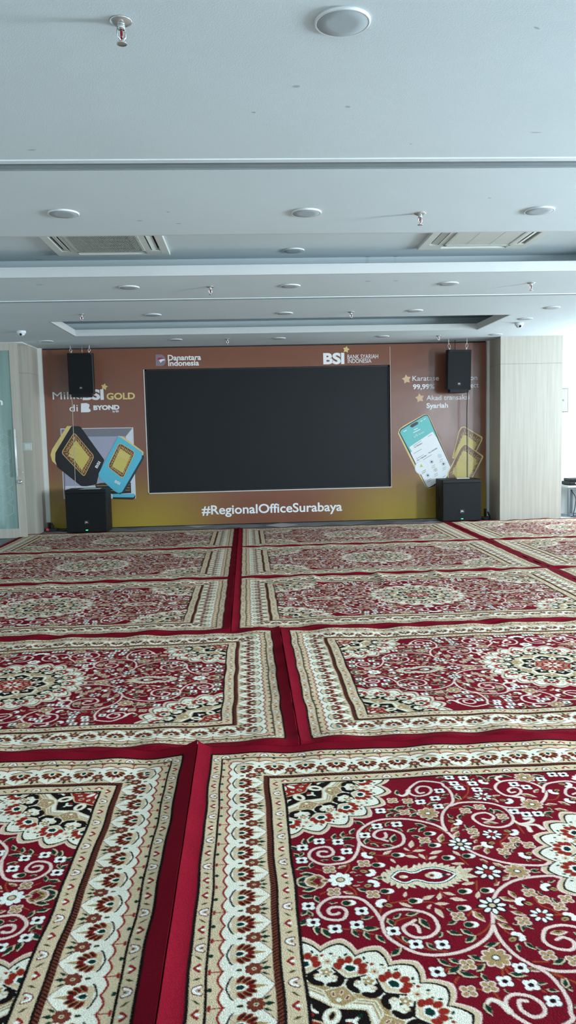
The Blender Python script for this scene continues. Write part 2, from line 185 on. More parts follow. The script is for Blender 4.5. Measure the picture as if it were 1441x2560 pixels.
DECALS = '''niche_frame;print_white;1;0;-2.851,1.564 -1.74,1.557 -1.744,0.455 -2.856,0.476|niche;print_grey;2;0;-2.842,1.555 -1.749,1.549 -1.752,0.463 -2.847,0.484|niche;print_lilac;3;0;-2.795,1.437 -1.856,1.424 -1.846,0.661 -2.823,0.676|niche;print_pale;3;0;-1.856,1.424 -1.752,1.546 -1.754,0.467 -1.846,0.661|niche;print_pale;3;0;-2.823,0.676 -1.846,0.661 -1.756,0.465 -2.843,0.486|niche;print_dark;4;0;-2.364,0.691 -2.277,0.71 -1.812,0.706 -1.813,0.541 -2.103,0.532 -2.346,0.609|niche;print_gold_deep;5;0;-2.343,0.674 -1.829,0.676 -1.828,0.663 -2.341,0.661|niche;print_gold_deep;5;0;-2.345,0.631 -1.831,0.632 -1.829,0.619 -2.343,0.618|niche;print_gold_deep;5;0;-2.347,0.593 -1.833,0.594 -1.831,0.581 -2.345,0.58|niche;print_teal;5;0.01;-2.098,0.535 -1.771,0.529 -1.748,0.506 -1.779,0.472 -2.1,0.483|niche;print_dark;5;0;-2.1,0.483 -1.779,0.472 -1.748,0.506 -1.754,0.463 -1.791,0.437 -2.101,0.456|gift_box;print_gold_light;6;0;-2.749,1.601 -2.668,1.599 -2.939,1.195 -2.953,1.072 -2.903,0.967 -3.002,1.068 -3.024,1.165 -2.995,1.249|gift_box;print_black;7;0.02;-2.681,1.599 -2.549,1.593 -2.202,1.064 -2.297,0.856 -2.342,0.69 -2.493,0.665 -2.578,0.669 -2.929,0.975 -2.957,1.077 -2.947,1.195|gift_box;print_gold_light;8;0.05;-2.645,1.506 -2.352,1.127 -2.526,0.808 -2.86,1.193|gift_box;print_brown;9;0.045;-2.644,1.494 -2.362,1.127 -2.528,0.821 -2.847,1.192|gift_box;print_gold;11;0.01;-2.623,1.385 -2.427,1.109 -2.556,0.911 -2.745,1.209|gold_bar_case;print_dark_teal;12;0;-1.601,1.135 -1.589,1.087 -1.903,0.576 -1.98,0.526 -2.028,0.546 -1.649,1.131|gold_bar_case;print_gold_light;13;0.01;-1.983,1.431 -1.909,1.425 -1.596,1.178 -1.6,1.125 -1.639,1.126 -1.979,1.407|gold_bar_case;print_teal;14;0.02;-1.976,1.423 -1.942,1.414 -1.614,1.168 -1.628,1.077 -1.954,0.558 -2.006,0.544 -2.064,0.575 -2.293,0.792 -2.305,0.851|gold_bar_case;print_gold_light;15;0.05;-1.961,1.332 -1.72,1.176 -1.93,0.765 -2.161,0.963|gold_bar_case;print_brown;16;0.045;-1.957,1.321 -1.731,1.174 -1.932,0.776 -2.15,0.963|gold_bar_case;print_gold;18;0.01;-1.952,1.24 -1.792,1.124 -1.929,0.856 -2.088,0.964|gift_box;print_gold_light;10;-1;-2.624,1.461 -2.614,1.392|gift_box;print_gold_light;10;-1;-2.586,1.388 -2.584,1.332|gift_box;print_gold_light;10;-1;-2.555,1.369 -2.559,1.315|gift_box;print_gold_light;10;-1;-2.527,1.309 -2.536,1.265|gift_box;print_gold_light;10;-1;-2.491,1.284 -2.508,1.244|gift_box;print_gold_light;10;-1;-2.468,1.229 -2.489,1.199|gift_box;print_gold_light;10;-1;-2.427,1.198 -2.456,1.173|gift_box;print_gold_light;10;-1;-2.404,1.142 -2.438,1.126|gift_box;print_gold_light;10;-1;-2.614,1.392 -2.586,1.388 -2.559,1.315 -2.527,1.309 -2.508,1.244 -2.468,1.229 -2.456,1.173 -2.404,1.142|gift_box;print_gold_light;10;-1;-2.383,1.109 -2.422,1.1|gift_box;print_gold_light;10;-1;-2.418,1.069 -2.452,1.07|gift_box;print_gold_light;10;-1;-2.423,1.033 -2.457,1.043|gift_box;print_gold_light;10;-1;-2.454,1.004 -2.483,1.022|gift_box;print_gold_light;10;-1;-2.46,0.962 -2.489,0.989|gift_box;print_gold_light;10;-1;-2.489,0.94 -2.514,0.974|gift_box;print_gold_light;10;-1;-2.497,0.891 -2.522,0.936|gift_box;print_gold_light;10;-1;-2.527,0.871 -2.547,0.922|gift_box;print_gold_light;10;-1;-2.422,1.1 -2.418,1.069 -2.457,1.043 -2.454,1.004 -2.489,0.989 -2.489,0.94 -2.522,0.936 -2.527,0.871|gift_box;print_gold_light;10;-1;-2.547,0.853 -2.562,0.91|gift_box;print_gold_light;10;-1;-2.591,0.923 -2.593,0.97|gift_box;print_gold_light;10;-1;-2.627,0.947 -2.619,0.992|gift_box;print_gold_light;10;-1;-2.656,1.006 -2.639,1.042|gift_box;print_gold_light;10;-1;-2.7,1.034 -2.672,1.067|gift_box;print_gold_light;10;-1;-2.722,1.088 -2.685,1.113|gift_box;print_gold_light;10;-1;-2.774,1.121 -2.724,1.142|gift_box;print_gold_light;10;-1;-2.793,1.177 -2.735,1.191|gift_box;print_gold_light;10;-1;-2.562,0.91 -2.591,0.923 -2.619,0.992 -2.656,1.006 -2.672,1.067 -2.722,1.088 -2.724,1.142 -2.793,1.177|gift_box;print_gold_light;10;-1;-2.823,1.21 -2.759,1.217|gift_box;print_gold_light;10;-1;-2.774,1.249 -2.722,1.245|gift_box;print_gold_light;10;-1;-2.772,1.285 -2.723,1.271|gift_box;print_gold_light;10;-1;-2.732,1.311 -2.692,1.287|gift_box;print_gold_light;10;-1;-2.725,1.355 -2.689,1.32|gift_box;print_gold_light;10;-1;-2.691,1.372 -2.663,1.33|gift_box;print_gold_light;10;-1;-2.679,1.425 -2.655,1.369|gift_box;print_gold_light;10;-1;-2.645,1.439 -2.63,1.376|gift_box;print_gold_light;10;-1;-2.759,1.217 -2.774,1.249 -2.723,1.271 -2.732,1.311 -2.689,1.32 -2.691,1.372 -2.655,1.369 -2.645,1.439|gold_bar_case;print_gold_light;17;-1;-1.943,1.303 -1.943,1.251|gold_bar_case;print_gold_light;17;-1;-1.915,1.264 -1.92,1.218|gold_bar_case;print_gold_light;17;-1;-1.887,1.266 -1.897,1.219|gold_bar_case;print_gold_light;17;-1;-1.867,1.232 -1.881,1.19|gold_bar_case;print_gold_light;17;-1;-1.835,1.233 -1.856,1.19|gold_bar_case;print_gold_light;17;-1;-1.819,1.2 -1.843,1.162|gold_bar_case;print_gold_light;17;-1;-1.784,1.199 -1.814,1.16|gold_bar_case;print_gold_light;17;-1;-1.767,1.166 -1.801,1.132|gold_bar_case;print_gold_light;17;-1;-1.943,1.251 -1.915,1.264 -1.897,1.219 -1.867,1.232 -1.856,1.19 -1.819,1.2 -1.814,1.16 -1.767,1.166|gold_bar_case;print_gold_light;17;-1;-1.752,1.148 -1.788,1.118|gold_bar_case;print_gold_light;17;-1;-1.791,1.087 -1.818,1.071|gold_bar_case;print_gold_light;17;-1;-1.802,1.048 -1.827,1.041|gold_bar_case;print_gold_light;17;-1;-1.833,1.003 -1.851,1.006|gold_bar_case;print_gold_light;17;-1;-1.849,0.956 -1.863,0.969|gold_bar_case;print_gold_light;17;-1;-1.875,0.919 -1.884,0.941|gold_bar_case;print_gold_light;17;-1;-1.895,0.863 -1.9,0.898|gold_bar_case;print_gold_light;17;-1;-1.922,0.827 -1.92,0.871|gold_bar_case;print_gold_light;17;-1;-1.788,1.118 -1.791,1.087 -1.827,1.041 -1.833,1.003 -1.863,0.969 -1.875,0.919 -1.9,0.898 -1.922,0.827|gold_bar_case;print_gold_light;17;-1;-1.946,0.797 -1.94,0.845|gold_bar_case;print_gold_light;17;-1;-1.971,0.837 -1.961,0.876|gold_bar_case;print_gold_light;17;-1;-2,0.843 -1.985,0.878|gold_bar_case;print_gold_light;17;-1;-2.017,0.875 -1.999,0.903|gold_bar_case;print_gold_light;17;-1;-2.05,0.885 -2.026,0.909|gold_bar_case;print_gold_light;17;-1;-2.064,0.913 -2.038,0.929|gold_bar_case;print_gold_light;17;-1;-2.099,0.927 -2.067,0.939|gold_bar_case;print_gold_light;17;-1;-2.114,0.954 -2.08,0.958|gold_bar_case;print_gold_light;17;-1;-1.94,0.845 -1.971,0.837 -1.985,0.878 -2.017,0.875 -2.026,0.909 -2.064,0.913 -2.067,0.939 -2.114,0.954|gold_bar_case;print_gold_light;17;-1;-2.13,0.983 -2.093,0.982|gold_bar_case;print_gold_light;17;-1;-2.091,1.029 -2.062,1.02|gold_bar_case;print_gold_light;17;-1;-2.081,1.074 -2.054,1.058|gold_bar_case;print_gold_light;17;-1;-2.05,1.107 -2.029,1.086|gold_bar_case;print_gold_light;17;-1;-2.037,1.158 -2.018,1.129|gold_bar_case;print_gold_light;17;-1;-2.009,1.186 -1.996,1.153|gold_bar_case;print_gold_light;17;-1;-1.992,1.242 -1.983,1.199|gold_bar_case;print_gold_light;17;-1;-1.965,1.271 -1.961,1.224|gold_bar_case;print_gold_light;17;-1;-2.093,0.982 -2.091,1.029 -2.054,1.058 -2.05,1.107 -2.018,1.129 -2.009,1.186 -1.983,1.199 -1.965,1.271|phone;print_gold_light;2;0.02;2.396,1.372 2.423,1.442 2.498,1.495 2.809,1.66 2.858,1.665 2.897,1.636 3.241,0.842 3.222,0.76 2.975,0.518 2.897,0.481 2.836,0.516 2.643,0.857|phone;print_black;3;0.02;2.411,1.388 2.443,1.442 2.814,1.651 2.862,1.659 2.891,1.63 3.239,0.837 3.216,0.76 2.972,0.52 2.897,0.489 2.847,0.516|phone;print_sea;4;0.02;2.427,1.39 2.456,1.429 2.82,1.636 2.862,1.641 2.884,1.615 3.012,1.307 2.6,1.058|phone;print_white;5;0.015;2.592,1.067 3.006,1.315 3.234,0.82 3.171,0.656 2.959,0.546 2.894,0.502 2.854,0.521|phone;print_white;6;0.012;2.575,1.15 2.951,1.387 3.006,1.298 2.628,1.066|phone;print_black;7;0.01;2.589,1.473 2.603,1.501 2.692,1.547 2.724,1.539 2.717,1.51 2.625,1.457|phone;print_pale;7;0;2.884,0.816 2.879,0.782 2.863,0.752 2.838,0.728 2.807,0.713 2.772,0.709 2.738,0.715 2.707,0.731 2.682,0.756 2.667,0.787 2.662,0.822 2.667,0.855 2.683,0.886 2.708,0.909 2.739,0.924 2.773,0.929 2.808,0.923 2.839,0.906 2.863,0.881 2.879,0.85|phone;print_white;8;0;2.881,0.816 2.875,0.784 2.86,0.755 2.837,0.733 2.807,0.718 2.774,0.714 2.742,0.72 2.712,0.736 2.689,0.759 2.674,0.789 2.669,0.821 2.675,0.854 2.69,0.882 2.713,0.905 2.743,0.919 2.776,0.923 2.808,0.917 2.838,0.902 2.861,0.878 2.876,0.849|phone;print_gold;9;0;2.737,0.833 2.765,0.882 2.793,0.834|phone;print_pale;7;0;2.968,0.91 2.965,0.895 2.955,0.883 2.94,0.876 2.924,0.876 2.91,0.884 2.9,0.896 2.897,0.911 2.9,0.927 2.91,0.939 2.925,0.945 2.941,0.945 2.955,0.938 2.965,0.925|phone;print_dark;8;0;2.947,0.91 2.944,0.902 2.937,0.897 2.928,0.897 2.921,0.902 2.918,0.911 2.921,0.919 2.928,0.924 2.937,0.924 2.944,0.919|phone;print_pale;7;0;3.157,0.872 3.154,0.857 3.144,0.845 3.13,0.838 3.114,0.839 3.099,0.846 3.09,0.858 3.086,0.874 3.09,0.889 3.1,0.901 3.114,0.907 3.13,0.907 3.144,0.9 3.154,0.887|phone;print_dark;8;0;3.136,0.873 3.134,0.864 3.126,0.859 3.117,0.859 3.11,0.865 3.107,0.873 3.11,0.882 3.117,0.887 3.126,0.886 3.134,0.881|phone;print_pale;7;0;2.906,0.696 2.902,0.681 2.892,0.669 2.878,0.663 2.862,0.663 2.848,0.67 2.838,0.683 2.835,0.698 2.838,0.713 2.848,0.725 2.862,0.732 2.878,0.732 2.893,0.724 2.902,0.712|phone;print_dark;8;0;2.885,0.697 2.882,0.689 2.875,0.684 2.866,0.684 2.858,0.689 2.856,0.698 2.859,0.706 2.866,0.711 2.875,0.711 2.882,0.705|phone;print_pale;7;0;3.029,0.782 3.025,0.766 3.015,0.754 3.001,0.748 2.985,0.748 2.971,0.755 2.961,0.768 2.958,0.783 2.961,0.799 2.971,0.811 2.985,0.817 3.001,0.817 3.016,0.809 3.025,0.797|phone;print_gold;8;0;3.008,0.782 3.005,0.774 2.998,0.769 2.989,0.769 2.981,0.774 2.979,0.783 2.982,0.791 2.989,0.796 2.998,0.796 3.005,0.791|phone;print_pale;7;0;3.097,1 3.093,0.985 3.083,0.973 3.069,0.966 3.053,0.967 3.039,0.974 3.029,0.986 3.025,1.002 3.029,1.017 3.039,1.029 3.053,1.035 3.069,1.035 3.083,1.028 3.093,1.015|phone;print_pale;8;0;3.075,1.001 3.073,0.992 3.065,0.987 3.056,0.987 3.049,0.993 3.046,1.001 3.049,1.01 3.056,1.015 3.065,1.014 3.073,1.009|phone;print_grey;8;0;2.931,0.84 2.985,0.867 2.985,0.861 2.931,0.834|phone;print_grey;8;0;2.931,0.812 2.985,0.839 2.985,0.832 2.931,0.805|phone;print_grey;8;0;3.109,0.803 3.163,0.83 3.163,0.823 3.109,0.796|phone;print_grey;8;0;3.109,0.774 3.163,0.801 3.163,0.795 3.109,0.767|phone;print_grey;8;0;2.975,0.707 3.029,0.734 3.029,0.727 2.975,0.7|phone;print_grey;8;0;2.975,0.678 3.029,0.705 3.029,0.699 2.975,0.671|phone;print_grey;8;0;2.863,0.621 2.917,0.649 2.917,0.642 2.863,0.615|phone;print_grey;8;0;2.863,0.593 2.917,0.62 2.917,0.613 2.863,0.586|phone;print_grey;8;0;2.78,0.761 2.834,0.789 2.834,0.782 2.78,0.755|phone;print_grey;8;0;2.78,0.733 2.834,0.76 2.834,0.753 2.78,0.726|phone;print_grey;8;0;3.06,0.931 3.113,0.958 3.113,0.951 3.06,0.924|phone;print_grey;8;0;3.059,0.902 3.113,0.929 3.113,0.923 3.059,0.895|phone;print_grey;8;0;2.644,1.049 2.772,1.118 2.772,1.111 2.644,1.043|phone;print_grey;8;0;2.64,1.17 2.768,1.249 2.768,1.242 2.64,1.163|phone;print_grey;8;0;2.873,1.312 2.94,1.346 2.94,1.339 2.873,1.306|phone;print_grey;8;0;2.794,0.947 2.933,1.026 2.933,1.019 2.794,0.94|phone;print_grey;8;0;2.688,0.966 2.805,1.031 2.805,1.025 2.688,0.959|phone;print_grey;8;0;2.892,0.509 2.97,0.551 2.97,0.544 2.892,0.502|phone;print_grey;8;0;3.11,0.664 3.155,0.69 3.155,0.683 3.11,0.657|phone;print_white;7;0;2.652,1.426 2.713,1.452 2.713,1.439 2.652,1.413|phone;print_white;7;0;2.641,1.383 2.752,1.435 2.752,1.422 2.641,1.37|phone;print_white;7;0;2.486,1.403 2.536,1.427 2.536,1.414 2.486,1.39|phone;print_white;7;0;2.758,1.555 2.786,1.57 2.786,1.557 2.758,1.542|phone;print_white;7;0;2.808,1.586 2.842,1.602 2.841,1.589 2.808,1.573|gold_card;print_gold_light;2;0.02;3.407,1.448 3.457,1.457 3.755,1.283 3.747,1.232 3.574,0.906 3.261,0.958 3.368,1.383|gold_card;print_brown_light;3;0.02;3.42,1.436 3.463,1.441 3.733,1.27 3.725,1.229 3.563,0.917 3.278,0.968 3.382,1.379|gold_card;print_gold;5;0.01;3.44,1.323 3.496,1.316 3.65,1.196 3.636,1.113 3.462,0.98 3.284,0.968 3.301,1.034|gold_card;print_gold_light;4;-1;3.458,1.424 3.473,1.337|gold_card;print_gold_light;4;-1;3.499,1.369 3.504,1.291|gold_card;print_gold_light;4;-1;3.531,1.381 3.527,1.301|gold_card;print_gold_light;4;-1;3.56,1.332 3.547,1.26|gold_card;print_gold_light;4;-1;3.599,1.341 3.576,1.267|gold_card;print_gold_light;4;-1;3.62,1.294 3.59,1.228|gold_card;print_gold_light;4;-1;3.667,1.302 3.625,1.234|gold_card;print_gold_light;4;-1;3.686,1.254 3.637,1.194|gold_card;print_gold_light;4;-1;3.473,1.337 3.499,1.369 3.527,1.301 3.56,1.332 3.576,1.267 3.62,1.294 3.625,1.234 3.686,1.254|gold_card;print_gold_light;4;-1;3.714,1.248 3.657,1.192|gold_card;print_gold_light;4;-1;3.67,1.183 3.618,1.145|gold_card;print_gold_light;4;-1;3.672,1.157 3.617,1.129|gold_card;print_gold_light;4;-1;3.632,1.109 3.582,1.095|gold_card;print_gold_light;4;-1;3.633,1.073 3.58,1.07|gold_card;print_gold_light;4;-1;3.594,1.035 3.546,1.045|gold_card;print_gold_light;4;-1;3.594,0.989 3.544,1.012|gold_card;print_gold_light;4;-1;3.553,0.954 3.506,0.991|gold_card;print_gold_light;4;-1;3.657,1.192 3.67,1.183 3.617,1.129 3.632,1.109 3.58,1.07 3.594,1.035 3.544,1.012 3.553,0.954|gold_card;print_gold_light;4;-1;3.545,0.922 3.501,0.966|gold_card;print_gold_light;4;-1;3.494,0.947 3.461,0.984|gold_card;print_gold_light;4;-1;3.475,0.94 3.448,0.975|gold_card;print_gold_light;4;-1;3.435,0.96 3.418,0.99|gold_card;print_gold_light;4;-1;3.409,0.956 3.399,0.984|gold_card;print_gold_light;4;-1;3.376,0.973 3.375,0.997|gold_card;print_gold_light;4;-1;3.344,0.971 3.351,0.993|gold_card;print_gold_light;4;-1;3.312,0.987 3.328,1.004|gold_card;print_gold_light;4;-1;3.501,0.966 3.494,0.947 3.448,0.975 3.435,0.96 3.399,0.984 3.376,0.973 3.351,0.993 3.312,0.987|gold_card;print_gold_light;4;-1;3.299,1.012 3.319,1.021|gold_card;print_gold_light;4;-1;3.328,1.073 3.347,1.068|gold_card;print_gold_light;4;-1;3.338,1.129 3.359,1.111|gold_card;print_gold_light;4;-1;3.364,1.171 3.383,1.143|gold_card;print_gold_light;4;-1;3.375,1.236 3.395,1.194|gold_card;print_gold_light;4;-1;3.4,1.269 3.419,1.218|gold_card;print_gold_light;4;-1;3.411,1.344 3.431,1.276|gold_card;print_gold_light;4;-1;3.44,1.375 3.459,1.299|gold_card;print_gold_light;4;-1;3.319,1.021 3.328,1.073 3.359,1.111 3.364,1.171 3.395,1.194 3.4,1.269 3.431,1.276 3.44,1.375|gold_card;print_gold_light;6;0.02;3.44,1.171 3.487,1.18 3.767,0.982 3.759,0.949 3.591,0.64 3.188,0.651 3.188,0.733 3.39,1.114|gold_card;print_brown_light;7;0.02;3.451,1.162 3.487,1.166 3.744,0.973 3.575,0.641 3.205,0.65 3.205,0.727 3.401,1.108|gold_card;print_gold;9;0.01;3.435,1.073 3.476,1.066 3.655,0.926 3.648,0.874 3.524,0.642 3.322,0.647 3.27,0.74|gold_card;print_gold_light;8;-1;3.478,1.138 3.467,1.075|gold_card;print_gold_light;8;-1;3.509,1.089 3.492,1.033|gold_card;print_gold_light;8;-1;3.548,1.091 3.523,1.032|gold_card;print_gold_light;8;-1;3.568,1.047 3.54,0.995|gold_card;print_gold_light;8;-1;3.612,1.047 3.575,0.993|gold_card;print_gold_light;8;-1;3.627,1.005 3.588,0.956|gold_card;print_gold_light;8;-1;3.676,1.003 3.627,0.953|gold_card;print_gold_light;8;-1;3.692,0.959 3.64,0.915|gold_card;print_gold_light;8;-1;3.467,1.075 3.509,1.089 3.523,1.032 3.568,1.047 3.575,0.993 3.627,1.005 3.627,0.953 3.692,0.959|gold_card;print_gold_light;8;-1;3.72,0.948 3.662,0.904|gold_card;print_gold_light;8;-1;3.677,0.89 3.626,0.854|gold_card;print_gold_light;8;-1;3.68,0.868 3.626,0.834|gold_card;print_gold_light;8;-1;3.641,0.819 3.594,0.792|gold_card;print_gold_light;8;-1;3.642,0.793 3.593,0.769|gold_card;print_gold_light;8;-1;3.605,0.749 3.562,0.73|gold_card;print_gold_light;8;-1;3.605,0.719 3.56,0.704|gold_card;print_gold_light;8;-1;3.567,0.672 3.528,0.663|gold_card;print_gold_light;8;-1;3.662,0.904 3.677,0.89 3.626,0.834 3.641,0.819 3.593,0.769 3.605,0.749 3.56,0.704 3.567,0.672|gold_card;print_gold_light;8;-1;3.552,0.66 3.516,0.655|gold_card;print_gold_light;8;-1;3.493,0.666 3.472,0.665|gold_card;print_gold_light;8;-1;3.459,0.671 3.447,0.675|gold_card;print_gold_light;8;-1;3.416,0.679 3.415,0.686|gold_card;print_gold_light;8;-1;3.374,0.681 3.383,0.693|gold_card;print_gold_light;8;-1;3.339,0.693 3.358,0.708|gold_card;print_gold_light;8;-1;3.289,0.692 3.32,0.712|gold_card;print_gold_light;8;-1;3.256,0.707 3.296,0.73|gold_card;print_gold_light;8;-1;3.516,0.655 3.493,0.666 3.447,0.675 3.416,0.679 3.383,0.693 3.339,0.693 3.32,0.712 3.256,0.707|gold_card;print_gold_light;8;-1;3.232,0.727 3.278,0.749|gold_card;print_gold_light;8;-1;3.281,0.793 3.316,0.802|gold_card;print_gold_light;8;-1;3.296,0.844 3.327,0.842|gold_card;print_gold_light;8;-1;3.335,0.893 3.357,0.881|gold_card;print_gold_light;8;-1;3.355,0.952 3.372,0.928|gold_card;print_gold_light;8;-1;3.388,0.992 3.397,0.96|gold_card;print_gold_light;8;-1;3.413,1.059 3.417,1.013|gold_card;print_gold_light;8;-1;3.446,1.099 3.441,1.045|gold_card;print_gold_light;8;-1;3.278,0.749 3.281,0.793 3.327,0.842 3.335,0.893 3.372,0.928 3.388,0.992 3.417,1.013 3.446,1.099|star_mark;print_gold_light;2;0;1.607,2.741 1.583,2.715 1.548,2.714 1.566,2.684 1.555,2.65 1.59,2.657 1.619,2.637 1.622,2.672 1.651,2.693 1.618,2.707|star_mark;print_gold_light;2;0;-2.142,2.242 -2.166,2.216 -2.201,2.215 -2.183,2.185 -2.194,2.151 -2.159,2.158 -2.13,2.138 -2.127,2.173 -2.098,2.194 -2.131,2.208|star_mark;print_bronze;2;0;2.529,2.287 2.511,2.242 2.466,2.225 2.503,2.195 2.505,2.146 2.546,2.172 2.593,2.16 2.581,2.206 2.607,2.247 2.559,2.25|star_mark;print_bronze;2;0;2.737,1.991 2.719,1.946 2.674,1.929 2.711,1.899 2.713,1.85 2.754,1.876 2.801,1.864 2.789,1.91 2.815,1.951 2.767,1.954|crest_mark;print_mauve;1;0;-1.353,2.663 -1.259,2.661 -1.221,2.639 -1.2,2.601 -1.196,2.567 -1.206,2.529 -1.231,2.5 -1.261,2.486 -1.354,2.487|crest_mark;print_crimson;2;0;-1.333,2.591 -1.307,2.611 -1.269,2.616 -1.227,2.603 -1.278,2.59 -1.306,2.578|crest_mark;print_white;3;0;-1.306,2.576 -1.27,2.59 -1.219,2.591 -1.211,2.572 -1.241,2.568 -1.263,2.553 -1.276,2.535|letter_mark;print_white;1;0.008;-2.52,1.944 -2.435,1.946 -2.392,1.925 -2.394,1.887 -2.409,1.871 -2.381,1.846 -2.377,1.819 -2.408,1.806 -2.527,1.805'''

# ------------------------------------------------------------------ materials of the room
def ceiling_mat():
    m = mat('painted_ceiling', (203, 213, 215), .85, noise=.025, scale=1.3, bump=.0)
    nt = m.node_tree; b = nt.nodes['Principled BSDF']
    tc = nt.nodes.new('ShaderNodeTexCoord'); n2 = nt.nodes.new('ShaderNodeTexNoise'); n2.inputs['Scale'].default_value = 160; n2.inputs['Detail'].default_value = 3
    nt.links.new(tc.outputs['Object'], n2.inputs['Vector']); bp = nt.nodes.new('ShaderNodeBump'); bp.inputs['Strength'].default_value = .12; bp.inputs['Distance'].default_value = .004
    nt.links.new(n2.outputs[0], bp.inputs['Height']); nt.links.new(bp.outputs[0], b.inputs['Normal'])
    # old scuffs and filler patches on the paint
    geo = nt.nodes.new('ShaderNodeNewGeometry'); acc = None
    for (x, y, a, b_, t) in [(0.237, 3.254, 0.016, 0.006, 0.0), (0.072, 3.506, 0.01, 0.004, 0.2), (0.468, 3.45, 0.012, 0.005, 0.0), (1.384, 3.742, 0.03, 0.003, 0.05), (-0.976, 3.939, 0.022, 0.004, -0.1), (1.036, 2.798, 0.016, 0.003, 0.6), (0.828, 3.882, 0.006, 0.003, 0.0), (-0.635, 5.198, 0.02, 0.006, 0.0), (-0.396, 5.274, 0.02, 0.005, 0.0), (-0.436, 5.005, 0.012, 0.005, 0.0), (1.488, 4.767, 0.012, 0.004, 0.4), (1.153, 7.31, 0.03, 0.01, 0.0), (1.41, 7.309, 0.025, 0.01, 0.0), (-1.795, 7.277, 0.04, 0.008, 0.0)]:
        mp = nt.nodes.new('ShaderNodeMapping'); mp.vector_type = 'TEXTURE'; mp.inputs['Location'].default_value = (x, y, 2.782); mp.inputs['Rotation'].default_value = (0, 0, t); mp.inputs['Scale'].default_value = (a, b_ * 2, 1)
        ln = nt.nodes.new('ShaderNodeVectorMath'); ln.operation = 'LENGTH'; mr = nt.nodes.new('ShaderNodeMapRange'); mr.inputs['From Min'].default_value = .6; mr.inputs['From Max'].default_value = 1.2; mr.inputs['To Min'].default_value = .62; mr.inputs['To Max'].default_value = 1
        nt.links.new(geo.outputs['Position'], mp.inputs[0]); nt.links.new(mp.outputs[0], ln.inputs[0]); nt.links.new(ln.outputs['Value'], mr.inputs['Value'])
        if acc is None: acc = mr.outputs[0]
        else:
            mu = nt.nodes.new('ShaderNodeMath'); mu.operation = 'MINIMUM'; nt.links.new(acc, mu.inputs[0]); nt.links.new(mr.outputs[0], mu.inputs[1]); acc = mu.outputs[0]
    src = b.inputs['Base Color'].links[0].from_socket; sc_ = nt.nodes.new('ShaderNodeVectorMath'); sc_.operation = 'SCALE'
    nt.links.new(src, sc_.inputs[0]); nt.links.new(acc, sc_.inputs['Scale']); nt.links.new(sc_.outputs[0], b.inputs['Base Color'])
    return m
M_CEIL = ceiling_mat()
M_WALL = mat('painted_wall', (225, 228, 226), .8, noise=.02, scale=3)
M_TRIM = mat('white_trim', (214, 214, 208), .5, noise=.02, scale=8)
M_GAP = mat('dark_gap', (20, 20, 20), .9, noise=.1, scale=20)

def wood_mat():
    m = bpy.data.materials.new('greige_wood_laminate'); m.use_nodes = True; nt = m.node_tree; b = nt.nodes['Principled BSDF']
    tc = nt.nodes.new('ShaderNodeTexCoord'); mp = nt.nodes.new('ShaderNodeMapping'); mp.inputs['Scale'].default_value = (26, 26, .8)
    n = nt.nodes.new('ShaderNodeTexNoise'); n.inputs['Scale'].default_value = 1; n.inputs['Detail'].default_value = 6; n.inputs['Roughness'].default_value = .62
    r = nt.nodes.new('ShaderNodeValToRGB'); r.color_ramp.elements[0].position = .28; r.color_ramp.elements[1].position = .72
    r.color_ramp.elements[0].color = (*lin((166, 158, 146)), 1); r.color_ramp.elements[1].color = (*lin((188, 181, 168)), 1)
    nt.links.new(tc.outputs['Object'], mp.inputs[0]); nt.links.new(mp.outputs[0], n.inputs['Vector']); nt.links.new(n.outputs[0], r.inputs[0]); nt.links.new(r.outputs[0], b.inputs['Base Color'])
    b.inputs['Roughness'].default_value = .5
    return m
M_WOOD = wood_mat()

def carpet_tile_mat():
    m = bpy.data.materials.new('grey_carpet_tiles'); m.use_nodes = True; nt = m.node_tree; b = nt.nodes['Principled BSDF']
    tc = nt.nodes.new('ShaderNodeTexCoord'); sx0 = nt.nodes.new('ShaderNodeSeparateXYZ'); nt.links.new(tc.outputs['Object'], sx0.inputs[0])
    def m2(op, a, b_):
        n = nt.nodes.new('ShaderNodeMath'); n.operation = op
        for k, q in enumerate((a, b_)):
            if hasattr(q, 'is_output'): nt.links.new(q, n.inputs[k])
            else: n.inputs[k].default_value = q
        return n.outputs[0]
    gx, gy = m2('DIVIDE', sx0.outputs[0], .52), m2('DIVIDE', sx0.outputs[1], .62)
    cx = nt.nodes.new('ShaderNodeCombineXYZ'); nt.links.new(m2('FLOOR', m2('ADD', gx, gy), 0), cx.inputs[0]); nt.links.new(m2('FLOOR', m2('SUBTRACT', gx, gy), 0), cx.inputs[1])
    ck = nt.nodes.new('ShaderNodeTexWhiteNoise'); ck.noise_dimensions = '2D'
    r = nt.nodes.new('ShaderNodeValToRGB'); r.color_ramp.interpolation = 'CONSTANT'
    r.color_ramp.elements[0].color = (*lin((126, 131, 134)), 1); r.color_ramp.elements[1].position = .5; r.color_ramp.elements[1].color = (*lin((176, 179, 178)), 1)
    e = r.color_ramp.elements.new(.75); e.color = (*lin((104, 109, 113)), 1)
    nz = nt.nodes.new('ShaderNodeTexNoise'); nz.inputs['Scale'].default_value = 220
    bp = nt.nodes.new('ShaderNodeBump'); bp.inputs['Strength'].default_value = .3; bp.inputs['Distance'].default_value = .004
    sx = nt.nodes.new('ShaderNodeSeparateColor')
    L = nt.links.new; L(cx.outputs[0], ck.inputs['Vector']); L(ck.outputs['Color'], sx.inputs[0]); L(sx.outputs[0], r.inputs[0]); L(r.outputs[0], b.inputs['Base Color'])
    L(tc.outputs['Object'], nz.inputs['Vector']); L(nz.outputs[0], bp.inputs['Height']); L(bp.outputs[0], b.inputs['Normal'])
    b.inputs['Roughness'].default_value = .95; b.inputs['Specular IOR Level'].default_value = .1
    return m

